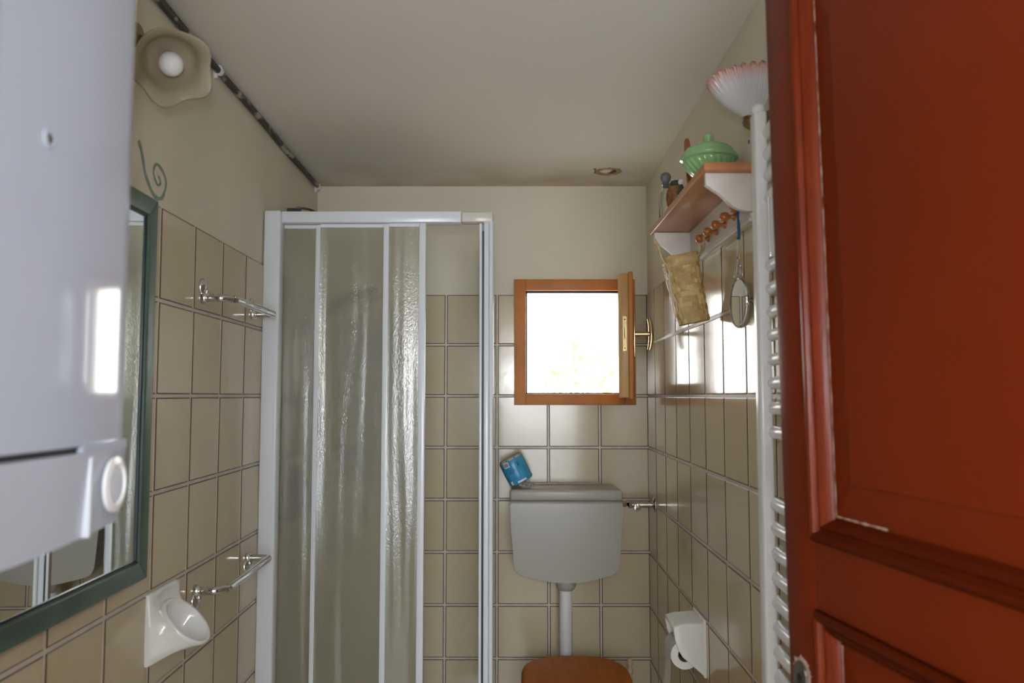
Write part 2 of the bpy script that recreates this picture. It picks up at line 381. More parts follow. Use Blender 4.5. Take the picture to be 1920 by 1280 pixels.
box(bm, (-0.22, -2.08, 0.12), (-0.16, -2.0, 2.22)); box(bm, (0.76, -2.08, 0.12), (0.82, -2.0, 2.22)); box(bm, (-0.22, -2.08, 0.12), (0.82, -2.0, 1.08)); box(bm, (-0.22, -2.08, 2.16), (0.82, -2.0, 2.22)); box(bm, (0.275, -2.08, 0.18), (0.325, -2.0, 2.16))
struct('window_2', bm, white_ps)

# ---- tiles: every tile its own part, brown chamfered edge, recessed grout
TG = 0.0075; CH = 0.0026
TM = {}
def tile_mesh(w, h):
    key = (round(w, 4), round(h, 4))
    if key in TM: return TM[key]
    bm = bmesh.new(); a, b = w/2, h/2
    def rr(x, y, z): return [bm.verts.new((sx*x, sy*y, z)) for sx, sy in ((-1, -1), (1, -1), (1, 1), (-1, 1))]
    f = rr(a-CH, b-CH, PT); e = rr(a, b, PT-0.0012); bk = rr(a, b, 0)
    bm.faces.new(f)
    for i in range(4):
        j = (i+1) % 4
        q1 = bm.faces.new((e[i], e[j], f[j], f[i])); q1.material_index = 1
        q2 = bm.faces.new((bk[i], bk[j], e[j], e[i]))
    bmesh.ops.recalc_face_normals(bm, faces=bm.faces[:])
    me = bpy.data.meshes.new('tile'); bm.to_mesh(me); bm.free(); me.materials.append(tile_m); me.materials.append(tile_edge)
    TM[key] = me; return me
rt = random.Random(3)
def tiles(wall, us, vs, place, skip=None):
    """us, vs: joint lines; place(u, v) -> (location, base rotation matrix)"""
    for i in range(len(us)-1):
        for j in range(len(vs)-1):
            for (ua, ub, va, vb) in (skip(us[i], us[i+1], vs[j], vs[j+1]) if skip else [(us[i], us[i+1], vs[j], vs[j+1])]):
                w, h = ub-ua-TG, vb-va-TG
                if w < 0.012: continue
                o = bpy.data.objects.new('tile', tile_mesh(w, h)); C.objects.link(o); o.parent = wall
                loc, Rm = place((ua+ub)/2, (va+vb)/2)
                J = Matrix.Rotation(R(rt.uniform(-.22, .22)), 4, 'X') @ Matrix.Rotation(R(rt.uniform(-.22, .22)), 4, 'Y')
                o.matrix_local = Matrix.Translation(loc) @ Rm @ J
rows = [0.2*k for k in range(10)]
RB = Matrix(((1, 0, 0, 0), (0, 0, -1, 0), (0, 1, 0, 0), (0, 0, 0, 1)))          # local z -> -Y
RL = Matrix.Rotation(math.atan(0.0245), 4, 'Z') @ Matrix(((0, 0, 1, 0), (1, 0, 0, 0), (0, 1, 0, 0), (0, 0, 0, 1)))    # local z -> +X
RR_ = Matrix.Rotation(-math.atan(0.0062), 4, 'Z') @ Matrix(((0, 0, -1, 0), (-1, 0, 0, 0), (0, 1, 0, 0), (0, 0, 0, 1)))  # local z -> -X
def skipwin(a, b, c, d):
    if c < 1.39: return [(a, b, c, d)]
    if b < WX0 or a > WX1: return [(a, b, c, d)]
    if a < WX0: return [(a, WX0, c, d)]
    if b > WX1: return [(WX1, b, c, d)]
    return []
cols_b = [XL(YB), -0.671, -0.471, -0.271, -0.071, 0.129, 0.329, XR(YB)]
tiles(wall_back, cols_b, rows, lambda u, v: (Vector((u, YB, v)), RB), skipwin)
cols_l = [YF] + [0.706+0.191*k for k in range(-1, 13)] + [YB]
tiles(wall_left, cols_l, rows, lambda u, v: (Vector((XL(u), u, v)), RL))
cols_r = [YF] + [0.568+0.1982*k for k in range(13)] + [YB]
tiles(wall_right, cols_r, rows, lambda u, v: (Vector((XR(u), u, v)), RR_))
GT = 0.0034
bm = bmesh.new()
ztop = 1.8
box(bm, (XL(YB), YB-GT, 0), (WX0, YB, ztop-0.004)); box(bm, (WX1, YB-GT, 0), (XR(YB), YB, ztop-0.004)); box(bm, (WX0, YB-GT, 0), (WX1, YB, WZ0))
obj('grout', bm, grout, wall_back)
obj('grout', quadprism(bmesh.new(), [(XL(YF), YF), (XL(YB), YB), (XL(YB)+GT, YB), (XL(YF)+GT, YF)], 0, ztop-.004), grout, wall_left)
obj('grout', quadprism(bmesh.new(), [(XR(YF), YF), (XR(YB), YB), (XR(YB)-GT, YB), (XR(YF)-GT, YF)], 0, ztop-.004), grout, wall_right)
# painted swirl on the plaster above the mirror
sw = [(1.553, 1.905), (1.568, 1.888), (1.578, 1.868), (1.588, 1.848), (1.612, 1.826), (1.640, 1.813), (1.668, 1.818), (1.683, 1.836), (1.689, 1.858), (1.672, 1.876), (1.641, 1.883), (1.627, 1.870), (1.629, 1.854), (1.647, 1.841), (1.661, 1.848), (1.657, 1.857), (1.648, 1.860)]
sw = catmull([(y, z, 0) for y, z in sw], 6)
bm = bmesh.new(); prev = None
for i, p in enumerate(sw):
    t = ((sw[min(i+1, len(sw)-1)]) - (sw[max(i-1, 0)])).normalized(); nrm = Vector((-t.y, t.x, 0)); wdt = 0.0052*(1-0.55*i/len(sw))+0.0006*math.sin(i*.7)
    q = [bm.verts.new((XL(c.x)+0.0012, c.x, c.y)) for c in (p+nrm*wdt, p-nrm*wdt)]
    if prev: bm.faces.new((prev[0], q[0], q[1], prev[1]))
    prev = q
obj('painted_swirl', bm, swirl_m, wall_left, label='green painted spiral on the plaster')
# a small plugged screw hole on the right wall
obj('screw_plug', lt([(0.0, -.001), (0.004, -.001), (0.004, 0.0015), (0, 0.002)], 10, loc=(XR(1.72), 1.72, 1.955), axis=(-1, 0, 0)), steel_dk, wall_right)

# ------------------------------------------------------------------ window (wooden frame, sash swung open)
win = root('window_1', 'small orange-brown wooden window above the cistern with its sash swung open', 'window', (0.232, YB, WZ0)); del win['category']; win['kind'] = 'structure'
fo = (-0.004, 1.365, 0.468, 1.855); fi = (0.041, 1.408, 0.425, 1.811)
fy0, fy1 = YB-0.030, YB+0.03
def frame_piece(name, pts, m, y0, y1, parent, bev=0.003):
    return obj(name, pr(pts, 'y', y0, y1, bev, 2), m, parent, 40)
frame_piece('frame_stile', [(fo[0], fo[1]), (fi[0], fo[1]), (fi[0], fo[3]), (fo[0], fo[3])], wood_win, fy0-.002, fy1, win)
frame_piece('frame_stile', [(fi[2], fo[1]), (fo[2], fo[1]), (fo[2], fo[3]), (fi[2], fo[3])], wood_win, fy0-.002, fy1, win)
frame_piece('frame_rail', [(fi[0], fo[1]), (fi[2], fo[1]), (fi[2], fi[1]), (fi[0], fi[1])], wood_win, fy0, fy1, win)
frame_piece('frame_rail', [(fi[0], fi[3]), (fi[2], fi[3]), (fi[2], fo[3]), (fi[0], fo[3])], wood_win, fy0, fy1, win)
bm = bmesh.new(); g = 0.006
for a, b in (((fi[0], fi[1]), (fi[0]+g, fi[3])), ((fi[2]-g*.4, fi[1]), (fi[2], fi[3])), ((fi[0], fi[1]), (fi[2], fi[1]+g*.8)), ((fi[0], fi[3]-g*1.4), (fi[2], fi[3]))):
    box(bm, (a[0], YB-0.012, a[1]), (b[0], YB+0.028, b[1]))
obj('gasket', bm, rubber, win)
# sash: local frame, hinge at origin, u along its width, pivoting
hinge = Vector((0.436, YB-0.034, 1.394)); ang = R(8.6)
Mw = Matrix.Translation(hinge) @ Matrix(((-math.sin(ang), math.cos(ang), 0, 0), (-math.cos(ang), -math.sin(ang), 0, 0), (0, 0, 1, 0), (0, 0, 0, 1)))
# local x: along sash width towards the room; local y: towards the right wall; z up
def wbox(a, b, bev=0): return bx(a, b, bev, 2, Mw)
SW, SH, ST = 0.412, 0.428, 0.030
sash = obj('sash', wbox((SW-0.05, -0.026, 0), (SW-0.006, 0.008, SH-0.008), 0.002), wood_pine, win, 40, label='open sash seen edge on')
obj('sash_lip', wbox((SW-0.05, 0.008, -0.004), (SW, 0.024, SH), 0.005), wood_win, sash, 40)
obj('sash_stile', wbox((0, -0.022, 0), (0.05, 0.018, SH), 0.003), wood_win, sash, 40)
obj('sash_rail', wbox((0.05, -0.022, 0), (SW-0.05, 0.018, 0.05), 0.003), wood_win, sash, 40)
obj('sash_rail', wbox((0.05, -0.022, SH-0.05), (SW-0.05, 0.018, SH), 0.003), wood_win, sash, 40)
obj('pane', wbox((0.045, -0.004, 0.045), (SW-0.045, 0.0, SH-0.045)), glass_m, sash)
bm = bmesh.new(); box(bm, (SW-0.0065, -0.012, 0.156), (SW-0.004, 0.003, 0.276), 0.0008, 1, Mw)
lp = obj('lock_plate', bm, brass, sash)
bm = bmesh.new(); box(bm, (SW-0.0045, -0.007, 0.20), (SW-0.003, -0.003, 0.236), 0, 1, Mw); sph(bm, Mw @ Vector((SW-0.004, -0.0045, 0.264)), 0.0025, 8); sph(bm, Mw @ Vector((SW-0.004, -0.0045, 0.167)), 0.0025, 8)
obj('lock_slot', bm, steel_dk, sash)
hz = 0.216
obj('handle_plate', wbox((SW-0.04, 0.024, hz-0.078), (SW-0.022, 0.031, hz+0.078), 0.002), bronze, sash, 40)
bm = bmesh.new()
Hc = lambda x, y, z: Mw @ Vector((x, y, z))
hx_ = SW-0.031
tube(bm, [Hc(hx_, 0.03, hz), Hc(hx_, 0.042, hz), Hc(hx_, 0.0425, hz), Hc(hx_, 0.062, hz), Hc(hx_, 0.078, hz)], lambda t: 0.0095 if t < .45 else 0.0075, 14)
tube(bm, catmull([Hc(hx_, 0.078, hz-0.054), Hc(hx_, 0.083, hz-0.03), Hc(hx_, 0.085, hz), Hc(hx_, 0.083, hz+0.03), Hc(hx_, 0.078, hz+0.054)], 5), lambda t: 0.0078+0.0022*(1-abs(t-.5)*2), 14)
obj('handle', bm, bronze, sash, 50, label='bronze T-shaped window handle')

# ------------------------------------------------------------------ ceiling pipe
pipe = root('conduit_pipe', 'black and grey peeling pipe running along the left wall under the ceiling', 'pipe', (XL(.5)+.012, .5, 2.215))
P = [(XL(y)+0.011, y, 2.217+0.002*math.sin(y*9)) for y in [0.48+0.1*k for k in range(27)]]
obj('pipe_run', tb(P, 0.0088, 12), pipe_m, pipe, True)
for yy in (1.96, 3.085):
    c = (XL(yy)+0.011, yy, 2.217)
    bm = tb([(c[0], yy-0.006, c[2]), (c[0], yy+0.006, c[2])], 0.0125, 14); box(bm, (c[0]-0.012, yy-0.005, c[2]-0.02), (c[0]-0.002, yy+0.005, c[2]), .002)
    obj('pipe_clip', bm, white_ps, pipe, 40, label='white plastic clip')

# ------------------------------------------------------------------ framed mirror on the left wall
mir = root('wall_mirror', 'large wall mirror in a dark green painted frame with a dark blue inner lip', 'mirror', (XL(1.2), 1.23, 1.047))
yA, yB2, zA, zB = 0.86, 1.580, 1.047, 1.790; fw = 0.038
xw = lambda y: XL(y)+PT
def mbox(y0, y1, z0, z1, d0, d1, bev=0.004):
    bm = bmesh.new()
    o = [(y0, z0), (y1, z0), (y1, z1), (y0, z1)]
    return skewbox(bm, o, d0, d1, bev)
def skewbox(bm, o, d0, d1, bev):
    a = [bm.verts.new((XL(y)+d0, y, z)) for y, z in o]; b = [bm.verts.new((XL(y)+d1, y, z)) for y, z in o]
    f = [bm.faces.new(a), bm.faces.new(b[::-1])]; n = len(o)
    for i in range(n): bm.faces.new((a[i], b[i], b[(i+1) % n], a[(i+1) % n]))
    if bev: bmesh.ops.bevel(bm, geom=list(f[1].edges), offset=bev, segments=3, affect='EDGES', profile=.5)
    return bm
d0, d1 = PT, 0.034
obj('frame_stile', skewbox(bmesh.new(), [(yB2-fw, zA+fw), (yB2, zA), (yB2, zB), (yB2-fw, zB-fw)], d0, d1, .005), frame_gr, mir, 40)
obj('frame_stile', skewbox(bmesh.new(), [(yA, zA), (yA+fw, zA+fw), (yA+fw, zB-fw), (yA, zB)], d0, d1, .005), frame_gr, mir, 40)
obj('frame_rail', skewbox(bmesh.new(), [(yA, zA), (yB2, zA), (yB2-fw, zA+fw), (yA+fw, zA+fw)], d0, d1, .005), frame_gr, mir, 40)
obj('frame_rail', skewbox(bmesh.new(), [(yA+fw, zB-fw), (yB2-fw, zB-fw), (yB2, zB), (yA, zB)], d0, d1, .005), frame_gr, mir, 40)
bm = bmesh.new(); l = 0.004; a0, a1, b0, b1 = yA+fw, yB2-fw, zA+fw, zB-fw
skewbox(bm, [(a1-l, b0), (a1, b0), (a1, b1), (a1-l, b1)], d0, d1-.006, 0); skewbox(bm, [(a0, b0), (a0+l, b0), (a0+l, b1), (a0, b1)], d0, d1-.006, 0)
skewbox(bm, [(a0, b0), (a1, b0), (a1, b0+l), (a0, b0+l)], d0, d1-.006, 0); skewbox(bm, [(a0, b1-l), (a1, b1-l), (a1, b1), (a0, b1)], d0, d1-.006, 0)
obj('inner_lip', bm, navy, mir, label='dark blue inner lip')
obj('mirror_pane', mbox(a0, a1, b0, b1, d0, d0+0.0215, 0), mirror_m, mir)

# ------------------------------------------------------------------ boiler, close to the lens
boil = root('gas_boiler', 'white wall-hung gas boiler close to the camera at the left edge', 'boiler', (-0.56, 0.66, 1.27))
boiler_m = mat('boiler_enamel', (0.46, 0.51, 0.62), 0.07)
def face_profile(y0, y1, xf):
    pts = []
    for k in range(13):
        y = 0.66+(y1-0.006-0.66)*k/12; s = (y-0.66)/(y1-0.66)
        pts.append((xf-0.5*(y1-.66)*math.tan(R(8.5))*s*s, y))
    xe = pts[-1][0]
    pts += [(xe-0.0022, y1-0.002), (xe-0.007, y1)]
    return [(xf, y0+.006)] + pts
fp = face_profile(0.465, 0.846, -0.398)
out = [(XL(.84)+.03, 0.846)] ; out = fp + [(-0.70, 0.846), (-0.70, 0.465), (-0.405, 0.465)]
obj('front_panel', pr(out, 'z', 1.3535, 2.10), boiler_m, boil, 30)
obj('casing', pr([(-0.404, .47), (-0.404, .70), (-0.417, .84), (-0.712, .84), (-0.712, .47)], 'z', 1.30, 2.095), white_ps, boil, 30)
fp2 = face_profile(0.465, 0.848, -0.394)
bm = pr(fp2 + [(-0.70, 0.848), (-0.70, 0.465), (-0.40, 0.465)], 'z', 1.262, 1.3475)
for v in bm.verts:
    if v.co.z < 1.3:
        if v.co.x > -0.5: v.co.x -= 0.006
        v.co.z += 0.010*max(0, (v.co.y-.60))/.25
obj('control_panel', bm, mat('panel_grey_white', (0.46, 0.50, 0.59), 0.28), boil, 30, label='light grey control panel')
obj('crease_highlight', bx((-0.415, 0.752, 1.268), (-0.3963, 0.757, 1.343), 0.0015), mat('pale_crease_highlight', (0.60, 0.63, 0.70), .25), boil, 40)  # pale strip: highlight along the panel crease painted as a colour
kn = obj('knob_ring', lt([(0, 0), (0.0275, 0), (0.0275, 0.003), (0.021, 0.0045), (0.0195, 0.001), (0, 0.001)], 32, loc=(-0.4012, 0.805, 1.312), axis=(math.cos(R(6)), math.sin(R(6)), 0)), white_ps, boil, 40)
obj('knob', lt([(0, 0), (0.0185, 0), (0.0175, 0.003), (0, 0.0035)], 24, loc=(-0.4010, 0.805, 1.312), axis=(math.cos(R(6)), math.sin(R(6)), 0)), mat('knob_blue_white', (0.66, 0.70, 0.80), .3), boil, 40)
sc_ = obj('screw_cover', lt([(0, 0), (0.009, 0), (0.009, 0.0016), (0.0055, 0.002), (0.005, 0.0005), (0, 0.0005)], 20, loc=(-0.398, 0.668, 1.619), axis=(1, 0, 0)), boiler_m, boil, 40)
obj('screw', lt([(0, 0), (0.0045, 0), (0.004, 0.0014), (0, 0.0016)], 14, loc=(-0.3978, 0.668, 1.619), axis=(1, 0, 0)), steel_dk, sc_, 40)
obj('seam_gap', bx((-0.69, 0.47, 1.345), (-0.4035, 0.74, 1.356)), rubber, boil, label='dark seam between the two panels')
obj('seam_highlight', pr([(-0.4005, .745), (-0.4060, .838), (-0.43, .838), (-0.43, .745)], 'z', 1.346, 1.3555), boiler_m, boil)  # added wedge standing in for the bright highlight where the seam ends

# ------------------------------------------------------------------ left lamp (opal glass tulip)
lam = root('wall_lamp', 'cream opal glass wall lamp with wavy rim and bare white bulb above mirror', 'lamp', (-0.70, 1.50, 2.08), group=None)
n_ = Vector((0.42, -0.66, -0.62)).normalized(); Mc = Vector((-0.640, 1.452, 2.012))
def wav(r, z, a, k):
    w = max(0, z-0.035)/0.05
    return r*(1+0.07*w*math.cos(5*a+2.2)), z + 0.009*w*math.cos(5*a+2.2)
prof = [(0.017, -0.012), (0.020, 0), (0.038, 0.014), (0.049, 0.032), (0.053, 0.050), (0.060, 0.066), (0.073, 0.080), (0.069, 0.080), (0.055, 0.064), (0.050, 0.050), (0.046, 0.032), (0.035, 0.016), (0.0, 0.006)]
Bs = Mc - n_*0.075
obj('shade', lt(prof, 60, loc=Bs, axis=n_, rfun=wav), opal, lam, True)
obj('bulb', lt([(0.0, 0.083), (0.010, 0.081), (0.018, 0.074), (0.0225, 0.063), (0.0225, 0.054), (0.019, 0.042), (0.013, 0.028), (0.012, 0.010), (0, 0.008)], 24, loc=Bs, axis=n_), bulb_m, lam, True, label='white pear-shaped bulb')
obj('lamp_holder', lt([(0, -0.045), (0.012, -0.043), (0.019, -0.03), (0.021, -0.008), (0.019, 0.004), (0, 0.004)], 20, loc=Bs, axis=n_), ochre, lam, 40, label='ochre yellow lamp holder')
obj('arm', tb(catmull([Bs-n_*0.04, Bs-n_*0.055+Vector((-.01, 0, .005)), (XL(1.52)+.012, 1.52, 2.10)], 5), 0.006, 10), brass, lam, True)
obj('wall_plate', lt([(0, 0), (0.03, 0), (0.028, 0.01), (0, 0.014)], 24, loc=(XL(1.52), 1.52, 2.10), axis=(1, 0, 0)), brass, lam, 40)

# ------------------------------------------------------------------ chrome towel rails on the left wall
def rail(z, dz, label):
    r = root('towel_rail', label, 'towel rail', (XL(1.9), 1.9, z), group='chrome towel rails on the left wall')
    yA, yB_ = 1.902, 2.290; X = lambda y, d: XL(y)+d
    pts = [(X(yA, PT), yA, z), (X(yA, .035), yA, z), (X(yA, .056), yA+.006, z), (X(yA, .070), yA+.028, z), (X(yA, .074), yA+.06, z), (X(yB_, .074), yB_-.06, z), (X(yB_, .073), yB_-.02, z), (X(yB_, .068), yB_-.004, z), (X(yB_, .056), yB_, z), (X(yB_, PT), yB_, z)]
    obj('bar', tb(catmull(pts, 5), 0.0094, 14), chrome, r, True)
    for y in (yA, yB_):
        pl = obj('mount_plate', lt([(0, 0), (0.021, 0), (0.021, 0.004), (0.017, 0.010), (0.006, 0.013), (0, 0.013)], 24, loc=(X(y, PT-.001), y, z+dz), axis=(1, .0, 0)), chrome, r, 50)
        bm = bmesh.new(); lathe(bm, [(0, 0), (0.015, 0), (0.015, 0.010), (0.011, 0.016), (0, 0.016)], 20, loc=(X(y, PT-.001), y, z), axis=(1, 0, 0))
        sph(bm, (X(y, PT+.012), y, z+dz*.62), 0.007, 12)
        obj('boss', bm, chrome, r, 50)
    return r
rail(1.634, 0.026, 'upper chrome towel rail on the left wall between mirror and shower')
rail(0.945, -0.024, 'lower chrome towel rail on the left wall above the white porcelain holder')

# ------------------------------------------------------------------ porcelain holder
hold = root('porcelain_holder', 'white porcelain holder with a round tilted mouth on the left wall tiles', 'holder', (XL(1.72), 1.72, .855))
bm = bmesh.new()
yc, NS = 1.72, 40
Mth = Vector((XL(yc)+0.060, yc, 0.928)); rm = 0.062; e1 = Vector((0, 1, 0)); e2 = Vector((-.70, 0, .714)); nn = Vector((.714, 0, .70))
def sqp(a):
    c, s = math.cos(a), math.sin(a); k = max(abs(c), abs(s))**0.93
    return 0.079*c/k, 0.0725*s/k
rings = []
def base(a, d): 
    u, v = sqp(a); return Vector((XL(yc+u)+PT+d, yc+u, 0.9275+v))
rings.append([base(2*PI*k/NS, -.001) for k in range(NS)])
rings.append([base(2*PI*k/NS, .006) for k in range(NS)])
for t in (0.12, .3, .5, .7, .86, .96):
    row = []
    for k in range(NS):
        a = 2*PI*k/NS; b = base(a, .009); m_ = Mth + (e1*math.cos(a)+e2*math.sin(a))*rm - nn*0.004
        ctrl = b.lerp(m_, .5) + Vector((-.006, 0, .002))
        ctrl.y = yc + (ctrl.y-yc)*0.93
        row.append(b*(1-t)**2 + ctrl*2*t*(1-t) + m_*t*t)
    rings.append(row)
for r_, d in ((rm+.000, .000), (rm-.003, .003), (rm-.008, .001), (rm-.013, -.012), (rm-.019, -.03), (rm-.028, -.045), (rm-.045, -.052)):
    rings.append([Mth + (e1*math.cos(2*PI*k/NS)+e2*math.sin(2*PI*k/NS))*r_ + nn*d for k in range(NS)])
vr = [[bm.verts.new(p) for p in row] for row in rings]
for a, b in zip(vr, vr[1:]):
    for k in range(NS): bm.faces.new((a[k], a[(k+1) % NS], b[(k+1) % NS], b[k]))
bm.faces.new(vr[-1])
for v in bm.verts:     # nothing of the mouth may sink into the wall
    v.co.x = max(v.co.x, XL(v.co.y)+PT-.001)
obj('porcelain_body', bm, ceramic, hold, 70)

# ------------------------------------------------------------------ shower enclosure
sh = root('shower_enclosure', 'white framed corner shower enclosure with textured sliding panes', 'shower', (-0.42, 2.75, 0))
YS = 2.42; ZT = 1.964; Z0 = 0.14; xj = XL(YS)+PT
obj('wall_profile', bx((xj, YS-0.022, Z0), (-0.713, YS+0.022, ZT), 0.006, 3), white_al, sh, 40)
bm = bmesh.new(); box(bm, (-0.716, YS-0.006, 1.929), (-0.165, YS+0.045, 1.9645), 0.004)
obj('top_rail', bm, white_al, sh, 40)
obj('top_rail_end', bx((-0.165, YS-0.002, 1.931), (-0.068, YS+0.042, 1.9635), 0.006), cream_pl, sh, 40, label='bare cream end of the top rail')
obj('corner_joint', lt([(0, 0), (0.017, 0), (0.019, 0.004), (0.019, 0.028), (0.016, 0.034), (0, 0.034)], 24, loc=(-0.086, YS+0.017, 1.930)), cream_pl, sh, 40)
bm = bmesh.new(); box(bm, (-0.0955, YS+.002, Z0), (-0.080, YS+0.030, 1.932), 0.003); box(bm, (-0.080, YS-0.004, Z0), (-0.0665, YS+0.030, 1.936), 0.006, 3)
obj('corner_post', bm, white_al, sh, 40)
obj('corner_seal', bx((-0.1010, YS+0.006, Z0), (-0.0955, YS+0.022, 1.905)), rubber, sh)
obj('post_strip', bx((-0.1095, YS+0.002, Z0), (-0.1010, YS+0.020, 1.928), .002), white_al, sh, 40)
def panel(x0, x1, y, sx0, sx1):
    p = obj('textured_pane', bx((x0, y-0.002, Z0+.03), (x1, y+0.002, 1.925)), shower_gl, sh)
    obj('pane_stile', bx((sx0, y-0.010, Z0+.02), (sx1, y+0.010, 1.928), 0.003, 2), white_al, p, 40)
    obj('pane_edge', bx((x0, y-0.004, 1.917), (x1, y+0.004, 1.928), 0.001, 1), white_al, p)
    obj('pane_edge', bx((x0, y-0.004, Z0+.02), (x1, y+0.004, Z0+.035), 0.001, 1), white_al, p)
panel(-0.715, -0.612, YS+0.030, -0.616, -0.597)
panel(-0.600, -0.402, YS+0.016, -0.4045, -0.3845)
panel(-0.387, -0.290, YS+0.004, -0.2935, -0.2725)
# side run towards the back wall, seen edge on
sx = -0.100
obj('side_top_rail', bx((sx-0.012, YS+0.035, 1.931), (sx+0.010, YB-PT, 1.963), 0.004), white_al, sh, 40)
for k, (ya, yb, dx) in enumerate(((2.90, 3.11, 0.004), (2.84, 2.90+.16, 0), (2.80, 3.02, -0.004))):
    p = obj('textured_pane', bx((sx+dx-.0012, ya, Z0+.03), (sx+dx+.0012, yb, 1.93)), shower_gl, sh)
    obj('pane_stile', bx((sx+dx-.003, ya-.008, Z0+.02), (sx+dx+.003, ya+.012, 1.93), .001, 1), white_al, p)
obj('side_wall_profile', bx((sx-0.012, YB-PT-0.02, Z0), (sx+0.010, YB-PT, 1.931), .003), white_al, sh, 40)
bm = bmesh.new(); box(bm, (xj, YS-0.03, 0.0), (-0.065, YB-PT, Z0), 0.02, 3)
obj('shower_tray', bm, ceramic, sh, 40)
obj('bottom_rail', bx((-0.716, YS-0.004, Z0), (-0.0665, YS+0.045, Z0+0.028), .004), white_al, sh, 40)

# shower fittings behind the panes
ri = root('shower_riser', 'chrome shower riser with dark hand shower behind the textured panes', 'shower fitting', (XL(2.66), 2.66, 1.1))
xr = XL(2.66)
obj('riser_bar', tb([(xr+.045, 2.66, 1.15), (xr+.045, 2.66, 2.035)], 0.009, 12), chrome, ri, True)
for z in (1.20, 2.02):
    obj('riser_bracket', tb([(xr+.0075, 2.66, z), (xr+.05, 2.66, z)], 0.012, 12), dark_gear, ri, 40)
obj('hook', tb(catmull([(xr+.045, 2.66, 2.028), (xr+.06, 2.655, 2.030), (xr+.085, 2.65, 2.024), (xr+.105, 2.65, 2.016)], 4), 0.004, 8), steel_dk, ri, True)
hd = Vector((-0.50, 2.70, 1.745))
obj('hand_shower_grip', tb(catmull([(xr+.05, 2.655, 1.60), (-0.64, 2.67, 1.675), (-.56, 2.69, 1.735), hd], 5), 0.014, 12), dark_gear, ri, True)
obj('shower_head', lt([(0, -.03), (0.02, -.025), (0.048, 0.0), (0.05, .012), (0, .014)], 28, loc=hd, axis=(.35, -.1, -.93)), dark_gear, ri, 40)
obj('hose', tb(catmull([(xr+.05, 2.65, 1.60), (xr+.07, 2.64, 1.42), (xr+.16, 2.66, 1.20), (xr+.20, 2.68, .95), (xr+.12, 2.68, .80), (xr+.06, 2.67, 1.0), (xr+.05, 2.67, 1.12)], 8), 0.007, 10), chrome, ri, True)
mx_ = ri
obj('mixer_body', bx((XL(2.6)+.03, 2.56, 1.36), (XL(2.6)+.075, 2.78, 1.41), .018, 3), steel_dk, mx_, 40)
obj('mixer_lever', tb([(XL(2.6)+.07, 2.60, 1.39), (XL(2.6)+.13, 2.58, 1.43)], .012, 12), chrome, mx_, 40)
obj('mixer_inlet', tb([(XL(2.66)+PT+.002, 2.66, 1.385), (XL(2.6)+.04, 2.66, 1.385)], .02, 14), chrome, mx_, 40)
# grey cloth added for the reflection haze on the pane, and a corner basket with bottles
bm = bmesh.new(); NX, NZ = 26, 14; g_ = []
for j in range(NZ):
    row = []
    for i in range(NX):
        u = i/(NX-1); z = 1.70-0.62*j/(NZ-1)
        row.append(bm.verts.new((-0.66+0.27*u*(0.8+.2*j/NZ), YB-0.045+0.014*math.sin(u*17+.5*j/NZ)+0.006*math.sin(u*31), z-0.02*math.sin(u*PI))))
    g_.append(row)
for j in range(NZ-1):
    for i in range(NX-1): bm.faces.new((g_[j][i], g_[j][i+1], g_[j+1][i+1], g_[j+1][i]))
bmesh.ops.solidify(bm, geom=bm.faces[:], thickness=0.006)
tag(obj('towel', bm, mat('grey_green_haze_cloth', (0.30, 0.33, 0.31), .95, bump=.4, bscale=300), None, True, origin=(-0.53, YB-.045, 1.1)), 'grey hanging cloth added for the reflection haze on the wide textured pane', 'towel')
bm = bmesh.new(); lathe(bm, [(0.004, 0), (0.007, .004), (0.004, .03), (0.009, .045), (0, .047)], 12, loc=(-0.53, YB-PT, 1.71), axis=(0, -1, 0))
lathe(bm, [(0.003, 0), (0.003, 0.012)], 8, loc=(-0.53, YB-.045, 1.69))
tag(obj('haze_cloth_hook', bm, steel_dk, None, True, origin=(-0.53, YB, 1.71)), 'dark hook holding the added grey cloth behind the textured pane', 'hook')
for k, (x, y, z, m_, h_, w_, lab) in enumerate(((-0.735, 2.60, 1.02, dark_gear, .16, .026, 'dark bottle blurred behind the narrow left pane'),)):
    b_ = root('shampoo_bottle', lab, 'bottle', (x, y, z))
    obj('bottle_body', lt([(0, 0), (w_, 0), (w_, h_*.7), (w_*.5, h_*.85), (w_*.5, h_), (0, h_)], 20, loc=(x+.03, y, z)), m_, b_, 40)
    obj('bottle_cap', lt([(0, 0), (w_*.55, 0), (w_*.55, .025), (0, .025)], 16, loc=(x+.03, y, z+h_)), white_ps, b_, 40)
cb_ = root('corner_shelf', 'small dark shelf under the bottle behind the narrow left pane', 'shelf', (XL(2.6), 2.6, 1.01))
obj('shelf_plate', bx((XL(2.6)+PT, 2.55, 1.008), (XL(2.6)+.085, 2.66, 1.018), .003), dark_gear, cb_, 40)

# ------------------------------------------------------------------ cistern, toilet
cis = root('toilet_cistern', 'off-white wall-hung cistern above the wooden toilet lid', 'cistern', (0.185, YB, .72))
def tank_outline():
    key = [(-0.0195, 1.019), (-0.017, .95), (-0.011, .87), (-0.0055, .800), (-0.001, .778), (.010, .762), (.030, .752), (.075, .741), (.13, .7295), (.187, .7255)]
    half = [(p.x, p.z) for p in catmull([(x, 0, z) for x, z in key], 4)]
    return half + [(2*.187-x-.002, z) for x, z in half[-2::-1]]
bm = pr(tank_outline(), 'y', 2.938, YB-PT, 0.012, 4)
obj('tank', bm, cistern_m, cis, 50)
bm = bx((-0.0205, 2.930, 1.0205), (0.3905, YB-PT-.001, 1.0605), 0.010, 4)
for v in bm.verts:
    if v.co.y > 3.0: v.co.x = 0.185+(v.co.x-0.185)*0.93
obj('tank_lid', bm, cistern_m, cis, 50)
